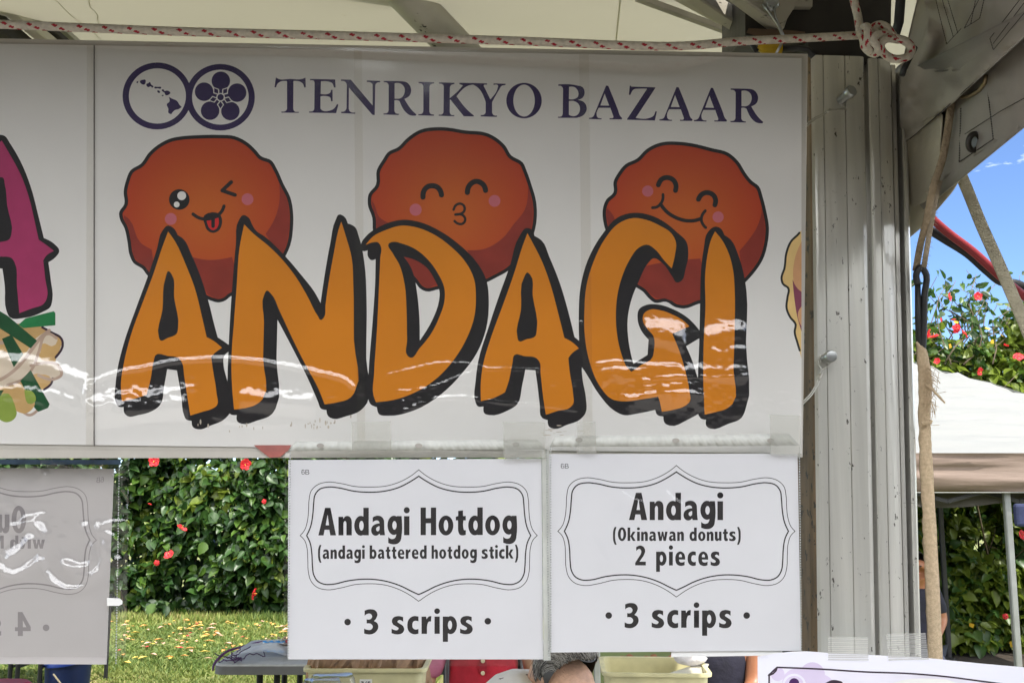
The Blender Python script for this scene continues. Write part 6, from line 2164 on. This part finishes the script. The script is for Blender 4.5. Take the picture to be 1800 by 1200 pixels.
def chair(loc, rot, label):
    c = thing("chair", loc, label, "chair")
    R = Matrix.Rotation(rot, 3, 'Z')
    m = MB()
    m.box(Vector(loc) + R @ Vector((0, 0, .39)), (.42, .42, .03), rot=R)
    m.build("seat", LEGB, c, bevel=.01)
    m = MB()
    m.box(Vector(loc) + R @ Vector((0, .22, .70)), (.40, .025, .28), rot=R)
    m.build("backrest", LEGB, c, bevel=.01)
    for x in (-.18, .18):
        for y in (-.18, .20):
            m = MB()
            m.tube([Vector(loc) + R @ Vector((x, y, 0)), Vector(loc) + R @ Vector((x, y, .40 if y < 0 else .80))], .012, 8)
            m.build("leg", TBLE, c, smooth=True)


RED = pm("red_cotton", (.46, .016, .035), .85, var=.18, scale=14, bump=.5, bscale=22)
PINK = pm("pink_cotton", (.58, .20, .32), .85, var=.12, scale=20, bump=.4, bscale=30)
WHITEC = pm("white_cotton", (.70, .70, .70), .85, var=.06, scale=20, bump=.5, bscale=26)
NAVY = pm("navy_cotton", (.012, .012, .026), .85, var=.3, scale=20, bump=.4, bscale=26)
JEAN = pm("dark_trousers", (.03, .035, .06), .85, var=.2)
sleeves = [[('chest', 'sho_r', .3), 'sho_r', ('sho_r', 'elb_r', .80)], [('chest', 'sho_l', .3), 'sho_l', ('sho_l', 'elb_l', .80)]]
torso = [['pelvis', 'belly', 'spine', 'chest', ('chest', 'neck', .55)]]
yoke = [['pelvis', 'belly', 'spine', 'chest', ('chest', 'neck', .55)], ['chest', 'sho_r'], ['chest', 'sho_l']]
long_sl = [['chest', 'sho_r', 'elb_r', ('elb_r', 'wri_r', .9)], ['chest', 'sho_l', 'elb_l', ('elb_l', 'wri_l', .9)]]
rp = at(850, 1180, 4.42)
chair((rp.x, rp.y + .02, 0), 0, "dark chair behind the serving table under the person in red")
RAD_s = dict(RAD)
per, W, H = person((rp.x, rp.y, .03), 0.0, "person in a red buttoned vest over pink short sleeves, seated behind the signs", SKIN1,
                   [("pink_shirt", [[('chest', 'sho_r', .55), 'sho_r', ('sho_r', 'elb_r', .5), ('sho_r', 'elb_r', .93)], [('chest', 'sho_l', .55), 'sho_l', ('sho_l', 'elb_l', .5), ('sho_l', 'elb_l', .93)]], PINK, 1.38), ("red_vest", torso, RED, 1.22)],
                   hair=[pm("black_hair", (.012, .010, .009), .4, var=.3, scale=60)], bottoms=JEAN,
                   pose=dict(sho_r=(-.175, 0, 1.035), sho_l=(.175, 0, 1.035), elb_r=(-.262, -.01, .69), elb_l=(.235, -.02, .70), wri_r=(-.22, -.24, .62), wri_l=(.20, -.24, .62)))
vest = [c for c in per.children if c.name.startswith('red_vest')][0]
bpy.context.view_layer.update()
m, m2 = MB(), MB()
strip = []
for k in range(13):
    pz = 1.10 - .026 * k
    for sx in (-.017, .017):
        h_ = project(vest, (rp.x + sx, rp.y - .6, pz), (0, 1, 0))
        strip.append(h_ if h_ is not None else Vector((rp.x + sx, rp.y - .15, pz)))
    h_ = project(vest, (rp.x, rp.y - .6, pz), (0, 1, 0))
    if h_ is not None and k % 2 == 0:
        m.lathe(h_ + Vector((0, -.003, 0)), [(0, 0), (.0085, 0), (.0095, .0015), (.008, .003), (0, .0025)], 12, axis=(0, -1, .1))
bt_ = m.build("buttons", pm("cream_buttons", (.72, .62, .42), .4), per, smooth='auto')
bt_["kind"] = "stuff"
m2.add([v + Vector((0, -.002, 0)) for v in strip], [(2 * i, 2 * i + 1, 2 * i + 3, 2 * i + 2) for i in range(12)])
pk = m2.build("placket", pm("red_placket", (.34, .012, .028), .85), per)
md = pk.modifiers.new("thickness", 'SOLIDIFY')
md.thickness = .003

# the grey-haired woman, bent over towards the right
hp = at(990, 1196, 2.62)
R90 = math.radians(90)
ps_ = dict(pelvis=(0, .30, .50), belly=(0, .26, .64), spine=(0, .19, .80), chest=(0, .08, .955), neck=(0, -.035, 1.03), throat=(0, -.080, 1.045), chin=(0, -.165, 1.010), head=(0, -.140, 1.085), crown=(0, -.168, 1.142),
           sho_r=(-.165, .06, 1.02), sho_l=(.165, .06, 1.02), elb_r=(-.22, -.02, .78), elb_l=(.22, -.02, .78), wri_r=(-.12, -.22, .77), wri_l=(.12, -.22, .77),
           hip_r=(-.10, .26, .47), hip_l=(.10, .26, .47), kne_r=(-.13, -.12, .49), kne_l=(.13, -.12, .49), ank_r=(-.13, -.10, .09), ank_l=(.13, -.10, .09), toe_r=(-.13, -.24, .035), toe_l=(.13, -.24, .035))
wrot = math.radians(50)
hl_ = Matrix.Rotation(wrot, 3, 'Z') @ Vector((0, -.140, 1.085))
wl_ = Vector((hp.x - hl_.x, hp.y - hl_.y, hp.z - 1.085))
PAT = pm("white_paisley_cloth", (.68, .66, .67), .85, var=.04, scale=30, bump=.3, bscale=30)
N, L = PAT.node_tree.nodes, PAT.node_tree.links
b_ = N["Principled BSDF"]
src = b_.inputs['Base Color'].links[0].from_socket
vo = N.new("ShaderNodeTexVoronoi")
vo.inputs['Scale'].default_value = 17
tcn = N.new("ShaderNodeTexCoord")
L.new(tcn.outputs['Object'], vo.inputs['Vector'])
nz = N.new("ShaderNodeTexNoise")
nz.inputs['Scale'].default_value = 70
L.new(tcn.outputs['Object'], nz.inputs['Vector'])
ad = N.new("ShaderNodeMath")
ad.operation = 'MULTIPLY_ADD'
ad.inputs[1].default_value = .45
L.new(nz.outputs[0], ad.inputs[0])
L.new(vo.outputs['Distance'], ad.inputs[2])
sn = N.new("ShaderNodeMath")
sn.operation = 'SINE'
ml = N.new("ShaderNodeMath")
ml.operation = 'MULTIPLY'
ml.inputs[1].default_value = 26
L.new(ad.outputs[0], ml.inputs[0])
L.new(ml.outputs[0], sn.inputs[0])
lt = N.new("ShaderNodeMath")
lt.operation = 'LESS_THAN'
lt.inputs[1].default_value = .42
L.new(ad.outputs[0], lt.inputs[0])
gt = N.new("ShaderNodeMath")
gt.operation = 'GREATER_THAN'
gt.inputs[1].default_value = .25
L.new(sn.outputs[0], gt.inputs[0])
mu = N.new("ShaderNodeMath")
mu.operation = 'MULTIPLY'
L.new(lt.outputs[0], mu.inputs[0])
L.new(gt.outputs[0], mu.inputs[1])
mx_ = N.new("ShaderNodeMixRGB")
mx_.inputs[2].default_value = (.10, .06, .08, 1)
L.new(mu.outputs[0], mx_.inputs[0])
L.new(src, mx_.inputs[1])
L.new(mx_.outputs[0], b_.inputs['Base Color'])
HB, HG, HW = pm("hair_black", (.036, .031, .028), .4, var=.3, scale=80), pm("hair_grey", (.28, .255, .23), .45, var=.2, scale=80), pm("hair_white", (.58, .56, .53), .5, var=.1, scale=80)
FX = dict(pelvis=at(846, 1500, 2.80), belly=at(848, 1420, 2.80), spine=at(866, 1335, 2.78), chest=at(912, 1246, 2.72), neck=at(948, 1236, 2.68), throat=at(968, 1232, 2.65), sho_r=at(896, 1252, 2.56), sho_l=at(930, 1250, 2.88), elb_r=at(872, 1400, 2.46), elb_l=at(950, 1400, 2.95), wri_r=at(990, 1440, 2.50), wri_l=at(1020, 1440, 2.85))
chair((wl_.x - .18, wl_.y + .12, 0), wrot, "dark chair under the grey haired woman before the serving table")
per2, W2, H2 = person(wl_, wrot, "grey haired person in a white patterned top bending over the bins", SKIN2,
                      [("patterned_top", [['pelvis', 'belly', 'spine', 'chest', ('chest', 'neck', .5), 'neck']], PAT, 1.45), ("patterned_shawl", [[('sho_r', 'elb_r', .25), 'sho_r', ('chest', 'sho_r', .5), ('chest', 'sho_l', .5), 'sho_l', ('sho_l', 'elb_l', .25)]], PAT, 1.62),
                       ("white_sleeve", [[('sho_r', 'elb_r', .38), ('sho_r', 'elb_r', .5), ('sho_r', 'elb_r', .97)]], WHITEC, 1.66), ("white_sleeve", [[('sho_l', 'elb_l', .38), ('sho_l', 'elb_l', .5), ('sho_l', 'elb_l', .97)]], WHITEC, 1.66)],
                      fixed=FX, girth=dict(chest=.088, spine=.10, belly=.115, neck=.05), head_k=.92, hair=[HB, HG, HW], pose=ps_, bottoms=JEAN)
skin2 = [c for c in per2.children if c.name.startswith('body')][0]
m = MB()
for k in range(4):                                                        # brow lines of the bowed forehead
    a_ = math.radians(16 + 8 * k)
    pts = []
    for x in np.linspace(-1, 1, 11):
        b_3 = math.radians(26) * x
        d = (H2['fw'] * math.cos(a_ + .03 * math.sin(x * 5 + k)) + H2['up'] * math.sin(a_ + .03 * math.sin(x * 5 + k))) * math.cos(b_3) + H2['sd'] * math.sin(b_3)
        hit = project(skin2, W2['head'] + d * .25, -d)
        if hit is not None: pts.append(hit)
    if len(pts) > 4: m.tube(pts, [.0005] + [.0013] * (len(pts) - 2) + [.0005], 5)
m.build("brow_lines", SKIN2, per2, smooth=True)

np_ = at(1276, 1180, 4.05)
chair((np_.x, np_.y + .02, 0), 0, "dark chair behind the serving table under the person in dark navy")
person((np_.x, np_.y, 0), 0.0, "person in a dark navy sleeveless top with bare brown arm, right of the bins", SKIN3,
       [("navy_top", [['pelvis', 'belly', 'spine', 'chest', ('chest', 'neck', .55)], ['chest', ('chest', 'sho_r', .9)]], NAVY, 1.14)],
       hair=[pm("black_hair", (.012, .010, .009), .4)], bottoms=JEAN, pose=dict(sho_l=(.150, -.02, 1.05), elb_l=(.085, -.13, .80), wri_l=(-.02, -.26, .80), sho_r=(-.15, .0, 1.04)))
fp = at(1622, 1196, 6.9)
chair((fp.x - .02, fp.y, -.02), math.radians(0), "dark chair under the canopy at the burlap's right edge")
person((fp.x, fp.y, 0), math.radians(-20), "far person in dark navy shirt seated under the canopy, half hidden by the burlap", SKIN3,
       [("navy_shirt", yoke + [['sho_r', ('sho_r', 'elb_r', .85)], ['sho_l', ('sho_l', 'elb_l', .85)]], NAVY, 1.16)], hair=[pm("black_hair", (.012, .010, .009), .4)], bottoms=JEAN, scale=.80, pose=dict(elb_l=(.20, .0, .80), wri_l=(.13, -.16, .66), elb_r=(-.20, .0, .80), wri_r=(-.13, -.16, .66)))

# ------------------------------------------------------------------ unseen dark tree belt, added as a backdrop for the film's reflections
n = 24000
rr2 = np.random.default_rng(5)
tx_ = rr2.uniform(-22, 22, n)
tz_ = rr2.uniform(.02, 1, n) ** .8 * (5.5 + .5 * vnoise(tx_ * .5, tx_ * 0, 4) + .5 * vnoise(tx_ * 1.7, tx_ * 0, 5))
P_t = np.stack([tx_, -9.6 - rr2.uniform(0, 1.8, n), tz_], 1)
P_t[:6000, 1] -= 2.0
lk = np.where(np.arange(n) < 6000, 2.6, 1.0)
tb = leaf_cloud("backdrop_trees", P_t, rr2.normal(0, 1, (n, 3)) - np.array([0, 0, .4]), rr2.normal(0, .5, (n, 3)) + np.array([0, .5, .6]), rr2.uniform(.3, .6, n) * lk, rr2.uniform(.2, .4, n) * lk, rr2.integers(0, 2, n), LEAFS, None)
tag(tb, "added unseen belt of dark green trees behind the camera, a dark backdrop for film reflections", "trees", kind="stuff")
